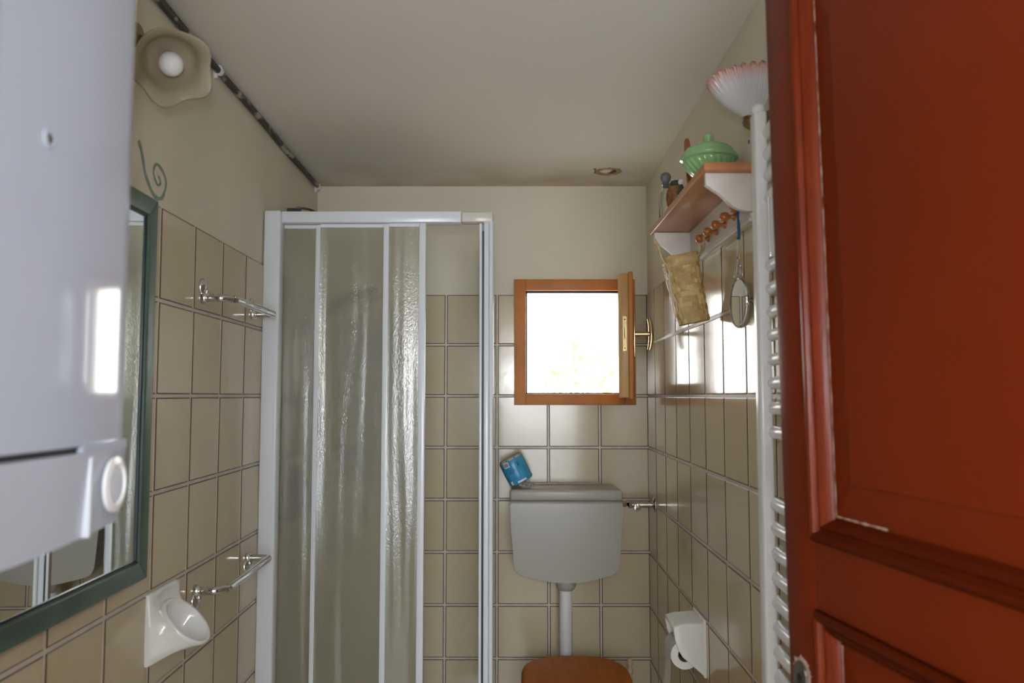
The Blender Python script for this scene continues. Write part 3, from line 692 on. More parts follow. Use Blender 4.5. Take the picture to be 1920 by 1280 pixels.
obj('lid_rear_ridge', bx((0.005, YB-.018, 1.058), (0.33, YB-PT, 1.068), .004), cistern_m, cis, 40)
obj('flush_collar', lt([(0.030, 0.735), (0.037, 0.728), (0.037, 0.705), (0.029, 0.690), (0.0245, 0.688)], 28, loc=(0.187, 3.0, 0)), cistern_m, cis, 50)
obj('flush_pipe', lt([(0.0242, 0.70), (0.0242, 0.30), (0, .30)], 24, loc=(0.187, 3.02, 0)), white_ps, cis, True)

toi = root('toilet', 'white toilet with a closed orange-brown wooden lid below the cistern', 'toilet', (0.205, 2.76, 0))
def D_outline(cx, cy, hw, l0, l1, n=48, p=2.6):
    o = []
    for k in range(n):
        a = 2*PI*k/n; c, s = math.cos(a), math.sin(a)
        pw = 2/(2.9 if s > 0 else 2.1)
        x = hw*math.copysign(abs(c)**pw, c); y = (l1 if s > 0 else l0)*math.copysign(abs(s)**pw, s)
        o.append((cx+x, cy+y))
    return o
def slab(z0, z1, hw, l0, l1, bev):
    bm = bmesh.new(); rg = []
    for z, i in ((z0, bev), (z0, bev*.3), (z0+bev*.3, 0), (z1-bev, 0), (z1-bev*.35, bev*.25), (z1-bev*.08, bev*.7), (z1, bev*1.6)):
        rg.append([bm.verts.new((x, y, z)) for x, y in D_outline(0.205, 2.745, hw-i, l0-i, l1-i)])
    for p, q in zip(rg, rg[1:]):
        for k in range(48): bm.faces.new((p[k], p[(k+1) % 48], q[(k+1) % 48], q[k]))
    bm.faces.new(rg[0]); bm.faces.new(rg[-1]); return bm
obj('lid', slab(0.440, 0.462, 0.185, 0.235, 0.228, .008), wood_seat, toi, 50, label='orange-brown wooden lid')
obj('seat', slab(0.415, 0.437, 0.183, 0.232, 0.222, .006), wood_seat, toi, 50)
bm = bmesh.new(); rgs = []
for z, hw, l0, l1, cy in ((0.0, .11, .16, .17, 2.83), (0.02, .112, .165, .172, 2.83), (0.10, .098, .13, .17, 2.84), (.20, .10, .14, .17, 2.82), (.28, .135, .19, .20, 2.79), (.35, .168, .215, .215, 2.755), (.395, .178, .226, .22, 2.745), (.414, .178, .226, .22, 2.745)):
    rgs.append([bm.verts.new((x, y, z)) for x, y in D_outline(0.205, cy, hw, l0, l1)])
for a, b in zip(rgs, rgs[1:]):
    for k in range(48): bm.faces.new((a[k], a[(k+1) % 48], b[(k+1) % 48], b[k]))
bm.faces.new(rgs[0]); bm.faces.new(rgs[-1])
obj('bowl', bm, ceramic, toi, 50)
for x in (0.13, 0.28):
    obj('hinge', tb([(x-.015, 2.955, .446), (x+.015, 2.955, .446)], .008, 12), chrome, toi, 40)

# water valve
val = root('water_valve', 'small chrome stop valve between the cistern and the right wall', 'valve', (0.51, 2.985, 1.0))
xv = XR(2.985)-PT
obj('wall_flange', lt([(0, 0), (0.029, 0), (0.028, 0.004), (0.012, 0.011), (0, 0.011)], 24, loc=(xv, 2.985, 1.0), axis=(-1, 0, 0)), chrome, val, 50)
obj('valve_body', tb([(xv, 2.985, 1.0), (0.425, 2.985, 1.0), (0.424, 2.985, 1.0), (0.418, 2.985, 1.0)], lambda t: 0.0105, 14), chrome, val, 40)
bm = bmesh.new(); lathe(bm, [(0, 0), (0.0135, 0), (0.0135, 0.012), (0, 0.012)], 6, loc=(0.430, 2.985, 1.0), axis=(-1, 0, 0)); lathe(bm, [(0, 0), (0.0125, 0), (0.0125, 0.012), (0, .012)], 6, loc=(0.408, 2.985, 1.004), axis=(-1, 0, 0))
obj('nut', bm, chrome, val)
obj('connector', tb([(0.42, 2.985, 1.0), (0.40, 2.985, 1.005), (0.388, 2.985, 1.006)], .0065, 12), chrome, val, True)
bm = tb([(0.445, 2.98, 1.0), (0.445, 2.945, 0.995)], .004, 10); lathe(bm, [(0, 0), (.012, 0), (.013, .006), (0, .008)], 10, loc=(0.445, 2.948, .996), axis=(0, -1, -.1))
obj('valve_knob', bm, chrome, val, 40)

# toilet brush
br = root('toilet_brush', 'pale wooden beaded toilet brush handle in a pot right of the toilet', 'brush', (0.437, 3.0, 0))
pf = [(0.0, .445)]
for k in range(7):
    z = .440-.030*k; pf += [(0.0085, z-.004), (0.0105, z-.013), (0.0085, z-.022), (0.005, z-.027)]
pf += [(0.006, .20), (0.006, .06), (0, .06)]
obj('handle', lt(pf, 16, loc=(0.420, 3.0, 0)), wood_pale, br, True)
obj('pot', lt([(0, 0), (0.045, 0), (0.05, .02), (0.048, .19), (0.044, .19), (0.044, .01), (0, .01)], 28, loc=(0.437, 3.0, 0)), ceramic, br, 50)
obj('bristles', lt([(0, .03), (0.03, .03), (0.034, .06), (0.03, .11), (0, .12)], 20, loc=(0.43, 3.0, 0)), mat('bristle', (.7, .68, .6), .9), br, True)

# ------------------------------------------------------------------ blue wrapped roll leaning on the cistern
ax = Vector((-0.455, -0.02, 0.89)).normalized()
pk = root('wrapped_toilet_roll', 'toilet roll in a blue printed wrapper leaning on the left end of the cistern', 'toilet roll', (0.002, 2.995, 1.127))
r_, h_ = 0.046, 0.096
cpk = Vector((0.002, 2.995, 1.128)); pb = cpk-ax*h_/2
MP = Matrix.Translation(pb) @ frame_to(ax)
obj('paper_core', lt([(0.018, 0), (r_-.004, 0), (r_-.001, .004), (r_-.001, h_-.004), (r_-.004, h_), (0.020, h_), (0.018, h_-.008), (0.018, 0)], 40, loc=pb, axis=ax), paper_tan, pk, 50, label='tan ends of the roll')
obj('core_dark', lt([(0, .004), (0.018, .004), (0.018, h_-.012), (0, h_-.012)], 20, loc=pb, axis=ax), card, pk, 50)
def wrapf(r, z, a, k): return r+0.0007*math.sin(a*9+z*120)+.0006*math.sin(a*23), z
obj('wrapper', lt([(r_-.004, -0.001), (r_, 0.004), (r_+.0005, .03), (r_+.0005, .066), (r_, h_-.006), (r_-.005, h_+.001)], 64, loc=pb, axis=ax, rfun=wrapf), blue_w, pk, True, label='blue printed wrapper')
# print patches hug the cylinder: angle measured round the axis
Mi = frame_to(ax)
def ang_of(v):
    q_ = Mi.inverted() @ Vector(v); return math.atan2(q_.y, q_.x)
front = ang_of((0.0, -1, 0)); rightw = 1 if ((ang_of((1, -1, 0))-front+PI) % (2*PI)-PI) > 0 else -1
def patch(bm, s0, s1, z0, z1, off):
    n = max(2, int(abs(s1-s0)/.004)); pv = None
    for i in range(n+1):
        s = s0+(s1-s0)*i/n; a = front+rightw*s/r_; rr = r_+off
        q_ = [bm.verts.new(MP @ Vector((rr*math.cos(a), rr*math.sin(a), z))) for z in (z0, z1)]
        if pv: bm.faces.new((pv[0], q_[0], q_[1], pv[1]))
        pv = q_
for pa in ((-.034, -.013, .070, .090), (-.040, -.030, .004, .018), (-.012, .022, .0035, .010)):
    bm = bmesh.new(); patch(bm, *pa, .0022); obj('white_label', bm, white_pr, pk, label='white printed patch')
bm = bmesh.new(); rb = random.Random(5); s = -.031
while s < -.016:
    w = rb.choice((.0006, .0011, .0016)); patch(bm, s, s+w, .073, .087, .0027); s += w+.0008
obj('barcode', bm, mat('barcode_ink', (.06, .05, .10), .5), pk)
bm = bmesh.new()
for zz, s0, s1 in ((.060, -.028, -.012), (.055, -.028, -.002), (.050, -.028, .002), (.045, -.028, -.008)):
    s = s0
    while s < s1:
        w = rb.uniform(.0015, .004); patch(bm, s, s+w, zz, zz+.0022, .0022); s += w+.001
patch(bm, .014, .020, .06, .075, .0022)
obj('small_print', bm, blue_d, pk)
bm = bmesh.new(); bmesh.ops.create_icosphere(bm, subdivisions=4, radius=1)
for v in bm.verts:
    d = 1+0.45*noise.noise(v.co*2.3)+.25*noise.noise(v.co*6); v.co = Vector((v.co.x*.024*d+.042, v.co.y*.020*d+2.985, max(1.0612, 1.0715+v.co.z*.012*d)))
obj('film_end', bm, film_m, pk, 20, label='crumpled clear film')

# ------------------------------------------------------------------ roll holder on the right wall
rh = root('roll_holder', 'white porcelain toilet roll holder on the right wall near the floor', 'roll holder', (XR(2.25), 2.25, .66))
xw_ = lambda y: XR(y)-PT
pro = [(xw_(2.25), .796), (.446, .790), (.424, .784), (.4225, .777), (.427, .748), (.436, .722), (.446, .705), (.500, .658), (xw_(2.25), .655)]
obj('near_cheek', pr(pro, 'y', 2.186, 2.198, .003, 2), ceramic, rh, 40)
obj('far_cheek', pr(pro, 'y', 2.302, 2.314, .003, 2), ceramic, rh, 40)
obj('hood', pr([(xw_(2.25), .797), (.446, .791), (.424, .785), (.4225, .777), (.436, .776), (.45, .780), (xw_(2.25), .786)], 'y', 2.190, 2.310, .002, 2), ceramic, rh, 40)
obj('back_plate', bx((xw_(2.25)-.008, 2.184, .650), (xw_(2.25)+.001, 2.318, .803), .004, 3), ceramic, rh, 40)
obj('spindle', tb([(.456, 2.198, .706), (.456, 2.302, .706)], .010, 14), dark_gear, rh, 40)
ro = root('toilet_roll', 'white toilet roll with a hanging sheet in the porcelain holder', 'toilet roll', (.456, 2.25, .706))
obj('paper_wound', lt([(0.019, 0), (0.038, 0), (0.0385, .003), (0.0385, .093), (0.038, .096), (0.019, .096), (0.019, 0)], 40, loc=(.456, 2.202, .706), axis=(0, 1, 0)), paper, ro, 40)
obj('card_core', lt([(0.0188, 0.002), (0.0188, .094), (0.0165, .094), (0.0165, .002), (0.0188, .002)], 24, loc=(.456, 2.202, .706), axis=(0, 1, 0)), card, ro, True)
bm = bmesh.new(); g_ = []
path = [(.456+.0395*math.cos(R(a)), .706+.0395*math.sin(R(a))) for a in (100, 120, 140, 160, 178)] + [(.416+.0015*math.sin(k*.8), .706-.02*k) for k in range(1, 15)]
for k, (x, z) in enumerate(path):
    g_.append([bm.verts.new((x+(.002*math.sin(k*.5+j*1.3) if k > 5 else 0), 2.205+.0096*j+(.003*math.sin(k*.35) if k > 5 else 0), z)) for j in range(10)])
for a, b in zip(g_, g_[1:]):
    for j in range(9): bm.faces.new((a[j], a[j+1], b[j+1], b[j]))
bmesh.ops.solidify(bm, geom=bm.faces[:], thickness=0.0008)
obj('hanging_sheet', bm, paper, ro, True)

# ------------------------------------------------------------------ wall shelf
shf = root('wall_shelf', 'orange wooden wall shelf on cream brackets with a peg rail', 'shelf', (XR(1.98), 1.98, 1.77))
xs_ = lambda y: XR(y)-.0005
bm = bmesh.new()
a_ = [(0.395, 1.645), (xs_(1.645), 1.645), (xs_(2.325), 2.325), (0.395, 2.325)]
prism(bm, a_, 'z', 1.870, 1.8885, 0.004, 3)
obj('board', bm, wood_shelf, shf, 40)
def bracket(y0, y1):
    X0, X1, zt, zb = 0.402, XR(y0)-.0005, 1.8695, 1.788; o = []
    w = X1-X0; h = zt-zb
    for u, v in ((0, 0), (0, .31), (.05, .36), (.14, .42), (.24, .52), (.34, .64), (.43, .76), (.52, .87), (.60, .94), (.70, .985), (.80, 1.0), (1, 1.0), (1, 0)):
        o.append((X0+w*u, zt-h*v))
    obj('bracket', pr(o, 'y', y0, y1, .0015, 2), cream_wood, shf, 30)
bracket(1.662, 1.678); bracket(2.280, 2.296)
bm = bmesh.new(); prism(bm, [(XR(1.68)-.0125, 1.678), (xs_(1.68), 1.678), (xs_(2.28), 2.280), (XR(2.28)-.0125, 2.280)], 'z', 1.772, 1.8695)
obj('peg_rail', bm, cream_wood, shf)
bm = bmesh.new(); prism(bm, [(XR(1.68)-.020, 1.664), (xs_(1.68), 1.664), (xs_(2.28), 2.294), (XR(2.28)-.020, 2.294)], 'z', 1.766, 1.776, .0025, 2)
prism(bm, [(XR(1.68)-.016, 1.664), (xs_(1.68), 1.664), (xs_(2.28), 2.294), (XR(2.28)-.016, 2.294)], 'z', 1.776, 1.786, .0025, 2)
obj('rail_moulding', bm, cream_wood, shf, 40)
pegY = (1.712, 1.797, 1.882, 1.963, 2.050)
for y in pegY:
    obj('peg', lt([(0, 0), (.009, 0), (.009, .003), (.0055, .0055), (.0042, .010), (.0055, .014), (.0095, .0185), (.0105, .025), (.0092, .031), (.005, .0345), (0, .035)], 18, loc=(XR(y)-.0125, y, 1.806), axis=(-1, 0, 0)), wood_knob, shf, True)

# tureen
ty, tx, tz = 1.79, 0.4405, 1.8885
tur = root('lidded_tureen', 'light green glazed lidded tureen on the near end of the wall shelf', 'tureen', (tx, ty, tz))
def swl(r, z, a, k): 
    w = max(0, min(1, (z-.006)/.012))*max(0, min(1, (.044-z)/.008)); return r*(1+0.035*w*math.sin(22*(a+z*9))), z
bowl = [(0, 0), (.030, 0), (.032, .004), (.033, .008), (.042, .016), (.050, .026), (.0555, .036), (.058, .043), (.0655, .047), (.0655, .050), (.058, .0505), (.05, .048)]
pz = []
for i in range(len(bowl)-1):
    for k in range(3): pz.append((bowl[i][0]+(bowl[i+1][0]-bowl[i][0])*k/3, bowl[i][1]+(bowl[i+1][1]-bowl[i][1])*k/3))
obj('tureen_bowl', lt(pz, 132, loc=(tx, ty, tz), rfun=swl), green_gl, tur, True)
def lidf(r, z, a, k): return r*(1+.008*math.sin(22*a)*(r > .03)), z
obj('tureen_lid', lt([(.062, .0505), (.0635, .0525), (.061, .056), (.056, .064), (.0555, .0655), (.047, .074), (.034, .0805), (.019, .0845), (.009, .0855), (.0072, .088), (.0095, .0915), (.0120, .097), (.0115, .102), (.0082, .1065), (.003, .1085), (0, .109)], 88, loc=(tx, ty, tz), rfun=lidf), green_gl, tur, 80)
# glass bottle with grey ball stopper
gb = root('glass_bottle', 'clear glass bottle with a grey ball stopper at the far end of the shelf', 'bottle', (.424, 2.22, 1.8885))
obj('glass_body', lt([(0, 0), (.018, 0), (.0195, .003), (.0195, .075), (.017, .088), (.011, .094), (.011, .103), (.009, .103), (.009, .094), (.015, .086), (.0178, .074), (.0178, .004), (0, .003)], 28, loc=(.424, 2.22, 1.8885)), glass_m, gb, 60)
obj('ball_stopper', lt([(0, .094), (.008, .094), (.0085, .104), (.011, .105), (.011, .1085), (.0085, .110), (.0125, .1145), (.0152, .122), (.0150, .129), (.012, .1355), (.006, .139), (0, .140)], 28, loc=(.424, 2.22, 1.8885)), grey_ball, gb, True, label='grey ball stopper')
# wicker covered jar
wj = root('wicker_jar', 'small brown wicker covered jar with dark green neck on the shelf', 'jar', (.420, 2.06, 1.8885))
def wk(r, z, a, k): return r+0.0012*math.sin(16*a+(k % 2)*PI), z
obj('wicker_cover', lt([(0, 0)]+[(.0155+.0095*math.sin(PI*(.12+.80*i/20)), .056*i/20) for i in range(21)]+[(.012, .058), (0, .058)], 64, loc=(.420, 2.06, 1.8885), rfun=wk), wicker, wj, True)
obj('jar_neck', lt([(.013, .056), (.0165, .060), (.017, .066), (.013, .071), (0, .073)], 24, loc=(.420, 2.06, 1.8885)), dark_green, wj, True, label='dark green neck')
wb = root('stoppered_flask', 'tiny flask with a white ball stopper between wicker jar and tureen', 'flask', (.419, 1.988, 1.8885))
obj('flask_body', lt([(0, 0), (.0105, 0), (.011, .02), (.008, .034), (.0045, .038), (.0045, .043), (0, .043)], 22, loc=(.419, 1.988, 1.8885)), dark_green, wb, True)
obj('white_ball', sph(bmesh.new(), (.419, 1.988, 1.8885+.0495), .0082, 18), bulb_m, wb, True, label='white ball stopper')
hb = root('handled_trug', 'brown wooden arched handle rising behind the green tureen', 'basket', (.442, 1.945, 1.8885))
obj('trug_body', lt([(0, 0), (.020, 0), (.025, .022), (.023, .022), (.018, .003), (0, .003)], 24, loc=(.440, 1.945, 1.8885)), wicker, hb, 50)
obj('trug_handle', tb(catmull([(.436, 1.919, 1.912), (.428, 1.921, 1.96), (.4245, 1.928, 2.005), (.4235, 1.945, 2.031), (.4265, 1.958, 2.004), (.432, 1.969, 1.96), (.436, 1.971, 1.912)], 6), .0042, 10, flat=1.7), mat('brown_leather', (.30, .11, .04), .5), hb, True)

# ------------------------------------------------------------------ basket on the last peg
bk = root('woven_basket', 'small tall woven birch basket hanging by one handle from the last peg', 'basket', (.440, 2.035, 1.672), (0, R(-11), R(-8)))
hh = .088
def bsec(t):     # half widths at height t in 0..1
    return .0385+.0040*t, .020+.008*t
NA, NR = 20, 11
def bpt(a, t, off=0):
    wx, wy = bsec(t); c, s = math.cos(a), math.sin(a)
    return Vector(((wx+off)*math.copysign(abs(c)**.62, c), (wy+off)*math.copysign(abs(s)**.62, s), -hh+2*hh*t))
bm = bmesh.new(); rw = random.Random(6)
for j in range(NR):
    for i in range(NA):
        a0_, a1_ = 2*PI*i/NA, 2*PI*(i+1)/NA; t0, t1 = .86*j/NR, .86*(j+1)/NR
        up_ = (i+j) % 2; ex = 0.12*(a1_-a0_); et = 0.10*(t1-t0)
        off = .0016 if up_ else .0011
        am, tm = (a0_+a1_)/2, (t0+t1)/2
        A0, A1 = (a0_-ex, a1_+ex) if up_ else (a0_+ex*.3, a1_-ex*.3)
        T0, T1 = (t0+et, t1-et) if up_ else (t0-et, t1+et)
        T0 = max(T0, 0)
        v = [bm.verts.new(bpt(a, t, o_)) for a, t, o_ in ((A0, T0, .0002 if up_ else off), (am, T0, off), (A1, T0, .0002 if up_ else off), (A0, tm, .0002 if up_ else off), (am, tm, off), (A1, tm, .0002 if up_ else off), (A0, T1, .0002 if up_ else off), (am, T1, off), (A1, T1, .0002 if up_ else off))]
        mi = rw.choice((0, 0, 1, 2))
        for q_ in ((0, 1, 4, 3), (1, 2, 5, 4), (3, 4, 7, 6), (4, 5, 8, 7)):
            f_ = bm.faces.new([v[z] for z in q_]); f_.material_index = mi
ob = obj('woven_wall', bm, [birch, mat('birch_dark', (.43, .28, .08), .5, bump=.2, bscale=160), mat('birch_pale', (.56, .41, .16), .5, bump=.2, bscale=160)], bk); ob['kind'] = 'stuff'
bm = bmesh.new()
for t in range(2):
    pass
ra = []
for t, off in ((0, -.0002), (.9, -.0002), (1, -.0002), (1, -.0018), (.02, -.0018)):
    ra.append([bm.verts.new(bpt(2*PI*k/40, t, off)) for k in range(40)])
for a, b in zip(ra, ra[1:]):
    for k in range(40): bm.faces.new((a[k], a[(k+1) % 40], b[(k+1) % 40], b[k]))
bm.faces.new(ra[0]); bm.faces.new(ra[-1])
obj('lining', bm, mat('basket_inner', (.42, .28, .10), .7), bk)
bm = bmesh.new(); ra = []
for t, off in ((.84, .0012), (.85, .0034), (.995, .0036), (1.01, .001), (1.0, -.003), (.90, -.003)):
    ra.append([bm.verts.new(bpt(2*PI*k/40, t+.006*math.sin(4*PI*k/40+1), off)) for k in range(40)])
for a, b in zip(ra, ra[1:]):
    for k in range(40): bm.faces.new((a[k], a[(k+1) % 40], b[(k+1) % 40], b[k]))
obj('rim_band', bm, mat('rim_birch', (.54, .38, .14), .5, var=.25, vscale=50, bump=.2, bscale=100), bk, 50)
# handles (local coordinates): right one goes up to the peg, left one stands free
Mbk = Matrix.Translation((.440, 2.035, 1.672)) @ Matrix.Rotation(R(-8), 4, 'Z') @ Matrix.Rotation(R(-11), 4, 'Y')
Ml = Mbk.inverted()
W = lambda x, y, z: Ml @ Vector((x, y, z))
kx = XR(2.05)-.0125-.017
obj('handle', tb(catmull([bpt(R(-35), .93, .003), W(kx-.001, 2.030, 1.775), W(kx, 2.036, 1.806), W(kx, 2.050, 1.8175), W(kx, 2.063, 1.806), W(kx, 2.066, 1.775), bpt(R(35), .93, .003)], 6), .0030, 10), straw, bk, True)
obj('handle', tb(catmull([bpt(R(215), .88, .004), bpt(R(208), 1.02, .010), W(.364, 2.022, 1.785), W(.358, 2.032, 1.800), W(.365, 2.042, 1.790), bpt(R(160), 1.03, .006), bpt(R(155), .9, .004)], 6), .0030, 10), straw, bk, True)
bm = bmesh.new(); rs = random.Random(11)
for k in range(12):
    a = R(205+rs.uniform(-34, 38)); n0 = rs.uniform(.0, .2); ph = rs.uniform(0, 6)
    tube(bm, [bpt(a+.10*math.sin(s_*7+ph), .92-(.90-n0)*s_, .0045+.002*math.sin(s_*22+ph)) for s_ in [i/16 for i in range(17)]], .0011, 5)
for k in range(4): sph(bm, bpt(R(205), .90-.05*k, .008), .0050-.0006*k, 8, (1, 1, .8))
o_ = obj('straw_tassel', bm, mat('shiny_straw', (.66, .55, .38), .25), bk, True, label='shiny straw braid down one side'); o_['kind'] = 'stuff'

# ------------------------------------------------------------------ hanging magnifying mirror
hm = root('hanging_mirror', 'round chrome hand mirror hanging by a blue ribbon from the nearest peg', 'mirror', (.468, 1.70, 1.60))
y0 = pegY[0]; kx = XR(y0)-.0125-.018
obj('ribbon', tb(catmull([(kx, y0-.008, 1.806), (kx, y0, 1.8155), (kx, y0+.008, 1.806), (kx+.004, y0+.004, 1.770), (kx+.003, y0, 1.742), (kx+.001, y0-.003, 1.742), (kx-.001, y0-.006, 1.770)], 5, closed=True), .0022, 8, closed=True), blue_rib, hm, True, label='dark blue ribbon')
xm = kx-.001
bm = bmesh.new(); sph(bm, (xm+.002, y0, 1.740), .0042, 10)
obj('ribbon_knot', bm, blue_rib, hm, True)
bm = tb(catmull([(xm+.002, y0-.004, 1.690), (xm+.001, y0-.004, 1.715), (xm+.001, y0, 1.738), (xm+.001, y0+.004, 1.715), (xm-.002, y0+.004, 1.690)], 5), .0014, 8)
tube(bm, catmull([(xm, y0-.005, 1.692), (xm-.004, y0-.006, 1.675), (xm-.006, y0-.004, 1.655)], 5), .0014, 8); tube(bm, catmull([(xm, y0+.005, 1.692), (xm-.004, y0+.006, 1.675), (xm-.006, y0+.004, 1.655)], 5), .0014, 8)
tube(bm, [(xm+.004, y0, 1.655), (xm+.006, y0, 1.678)], .0018, 8); tube(bm, [(xm+.009, y0, 1.648), (xm+.009, y0, 1.675)], .0014, 8)
for dx, dz in ((-.008, 1.657), (-.003, 1.664), (.002, 1.652), (.006, 1.679), (-.001, 1.692)): sph(bm, (xm+dx, y0, dz), .0034, 10)
obj('wire_handle', bm, chrome, hm, True)
cz = 1.5995; cx_ = xm+.002
obj('mirror_rim', lt([(.050, -.004), (.0525, -.0055), (.0545, -.003), (.0550, .003), (.053, .009), (.046, .0125), (.02, .014), (0, .014)], 48, loc=(cx_, y0, cz), axis=(1, .045, 0)), chrome, hm, 60)
obj('mirror_face', lt([(0, -.0035), (.0505, -.0035), (.0505, 0), (0, 0)], 48, loc=(cx_, y0, cz), axis=(1, .045, 0)), mirror_m, hm, 40)
bm = bmesh.new(); sph(bm, (cx_+.003, y0-.055, cz-.008), .004, 10)
obj('pivot', bm, chrome, hm, True)

# ------------------------------------------------------------------ shell sconce on the right wall
sc = root('shell_sconce', 'fluted white glass wall lamp with a pink scalloped rim above the radiator', 'lamp', (XR(1.575), 1.575, 1.945))
scc = Vector((XR(1.575)-.031, 1.575, 1.950))
NP = 16
def flute(r, z, a, k):
    ph = (a-PI/2)/PI*NP; w = min(1, z/.05)
    rid = abs(math.sin(PI*ph)); return r*(1+.025*w*(rid-.5)+.022*w*math.sin(3*2*PI*ph)), z+(.008*rid if k in (7, 8) else 0)+(.004*rid if k in (6, 9) else 0)
prf = [(.012, 0), (.018, .005), (.027, .013), (.038, .023), (.049, .033), (.060, .044), (.071, .055), (.082, .067), (.091, .079), (.0895, .081), (.080, .070), (.069, .058), (.048, .037), (.020, .018)]
so = obj('shade', lt(prf, NP*20, loc=scc, a0=R(72), a1=R(288), rfun=flute), shell_m, sc, True)
so.data.transform(Matrix.Translation(-(scc-ORG[sc.name]))); so.location = scc-ORG[sc.name]
obj('brass_cup', lt([(0, -.018), (.008, -.016), (.018, -.008), (.020, 0), (.016, .004), (.019, .008), (.015, .012), (0, .012)], 28, loc=scc-Vector((.004, 0, 0))), brass, sc, 50)
obj('wall_plate', lt([(0, 0), (.028, 0), (.026, .006), (0, .009)], 24, loc=(XR(1.575), 1.575, 1.945), axis=(-1, 0, 0)), brass, sc, 40)

# ------------------------------------------------------------------ towel radiator
rad = root('towel_radiator', 'tall white tubular towel radiator on the right wall behind the open door', 'radiator', (.47, 1.25, .25))
for ya, yb in ((1.463, 1.497), (1.000, 1.034)):
    obj('post', bx((.4475, ya, .22), (.4705, yb, 1.932), .005, 3), white_ps, rad, 40)
obj('vent_plug', lt([(0, 0), (.011, 0), (.012, .004), (.012, .013), (.009, .017), (0, .018)], 20, loc=(.459, 1.478, 1.930)), white_ps, rad, 50)
zs = [1.889, 1.847, 1.807, 1.765, 1.638, 1.596, 1.553, 1.511, 1.466, 1.423, 1.378, 1.334, 1.205, 1.162, 1.118, 1.074, 1.031, .988, .945, .902, .859, .816, .66, .617, .574, .531, .40, .357, .314]
bm0 = None
for i, z in enumerate(zs):
    if i == 0:
        b0 = obj('bar', tb(catmull([(.473, 1.474, z), (.4700, 1.455, z), (.4678, 1.43, z), (.466, 1.38, z), (.465, 1.25, z), (.466, 1.12, z), (.4678, 1.07, z), (.4700, 1.045, z), (.473, 1.022, z)], 5), .0112, 14), white_ps, rad, True)
    else:
        c = b0.copy(); C.objects.link(c); c.parent = rad; c.location = (0, 0, z-zs[0])
for y in (1.10, 1.40):
    for z in (1.70, .74):
        obj('wall_bracket', tb([(.47, y, z), (XR(y)-PT, y, z)], .008, 10), white_ps, rad, 40)
        obj('bracket_clip', bx((.452, y-.012, z-.055), (.456, y+.012, z+.055), .004), white_ps, rad, 40)

# ------------------------------------------------------------------ red panelled door, open into the room
dr = root('door_1', 'red-brown panelled door standing open at the right', 'door', (.389, 1.17, 0), (0, 0, 0)); del dr['category']; dr['kind'] = 'structure'
A = R(9.2); ux, uy = math.sin(A), -math.cos(A)
# local: x along width from the free edge, y into the leaf (away from the room side we see), z up
DM = Matrix(((ux, math.cos(A), 0, .3885), (uy, math.sin(A), 0, 1.17), (0, 0, 1, 0), (0, 0, 0, 1)))
def dshear(bm):      # the old leaf hangs out of square
    for v in bm.verts: v.co.x += -0.031*(v.co.z-1.15)*(1 if v.co.x < .62 else 0)
    bmesh.ops.transform(bm, matrix=DM, verts=bm.verts[:]); return bm
DW, DT = 0.70, .04
pl, prr = 0.125, 0.585     # panel opening
leafparts = []
def dpart(name, bm, m, smooth=40, parent=None, label=None): return obj(name, dshear(bm), m, parent or dr, smooth, label)
def dbox(a, b, bev=0): return bx(a, b, bev)
x_i, x_o = .083, .118      # outer / inner edge of the moulding
xr_i, xr_o = .585, .620
dpart('stile', dbox((0, 0, .012), (x_i, DT, 2.06), .003), red_m)
dpart('stile', dbox((.620, 0, .012), (DW, DT, 2.06), .003), red_m)
upz0, upz1, loz0, loz1 = 1.207, 1.985, .20, 1.117
dpart('lock_rail', dbox((x_i, 0, loz1), (.620, DT, upz0)), red_m)
dpart('top_rail', dbox((x_i, 0, upz1), (.620, DT, 2.06)), red_m)
dpart('bottom_rail', dbox((x_i, 0, .012), (.620, DT, loz0)), red_m)
def mould(zb, zt, which):
    """mitred ogee moulding round a panel opening; section depth profile"""
    sec = [(0, 0), (0, -.004), (.003, -.0085), (.008, -.010), (.012, -.0085), (.0145, -.003), (.017, -.0015), (.021, -.003), (.026, .002), (.030, .007), (.032, .012), (.035, .013)]
    if which in 'LR':
        bm = bmesh.new(); a = []; b = []
        for u, d in sec:
            x = x_i+u if which == 'L' else .620-u
            a.append(bm.verts.new((x, d, zb+u))); b.append(bm.verts.new((x, d, zt-u)))
    else:
        bm = bmesh.new(); a = []; b = []
        for u, d in sec:
            z = zb+u if which == 'B' else zt-u
            a.append(bm.verts.new((x_i+u, d, z))); b.append(bm.verts.new((.620-u, d, z)))
    for i in range(len(sec)-1): bm.faces.new((a[i], a[i+1], b[i+1], b[i]))
    bmesh.ops.solidify(bm, geom=bm.faces[:], thickness=0.0004)
    return bm
for zb, zt in ((upz0, upz1), (loz0, loz1)):
    for w in 'LRBT':
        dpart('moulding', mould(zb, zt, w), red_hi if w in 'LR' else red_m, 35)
    # raised and fielded panel
    bm = bmesh.new(); a, b, c, d = x_o-.002, .587, zb+.033, zt-.033; q_ = .048
    o = [bm.verts.new(p) for p in ((a, .013, c), (b, .013, c), (b, .013, d), (a, .013, d))]
    n1 = [bm.verts.new(p) for p in ((a+q_, .0085, c+q_), (b-q_, .0085, c+q_), (b-q_, .0085, d-q_), (a+q_, .0085, d-q_))]
    n2 = [bm.verts.new(p) for p in ((a+q_+.001, .0055, c+q_+.001), (b-q_-.001, .0055, c+q_+.001), (b-q_-.001, .0055, d-q_-.001), (a+q_+.001, .0055, d-q_-.001))]
    bk_ = [bm.verts.new(p) for p in ((a, .03, c), (b, .03, c), (b, .03, d), (a, .03, d))]
    for A_, B_ in ((o, n1), (n1, n2), (o, bk_)):
        for i in range(4): bm.faces.new((A_[i], A_[(i+1) % 4], B_[(i+1) % 4], B_[i]))
    bm.faces.new(n2); bm.faces.new(bk_)
    dpart('panel', bm, red_m, False)
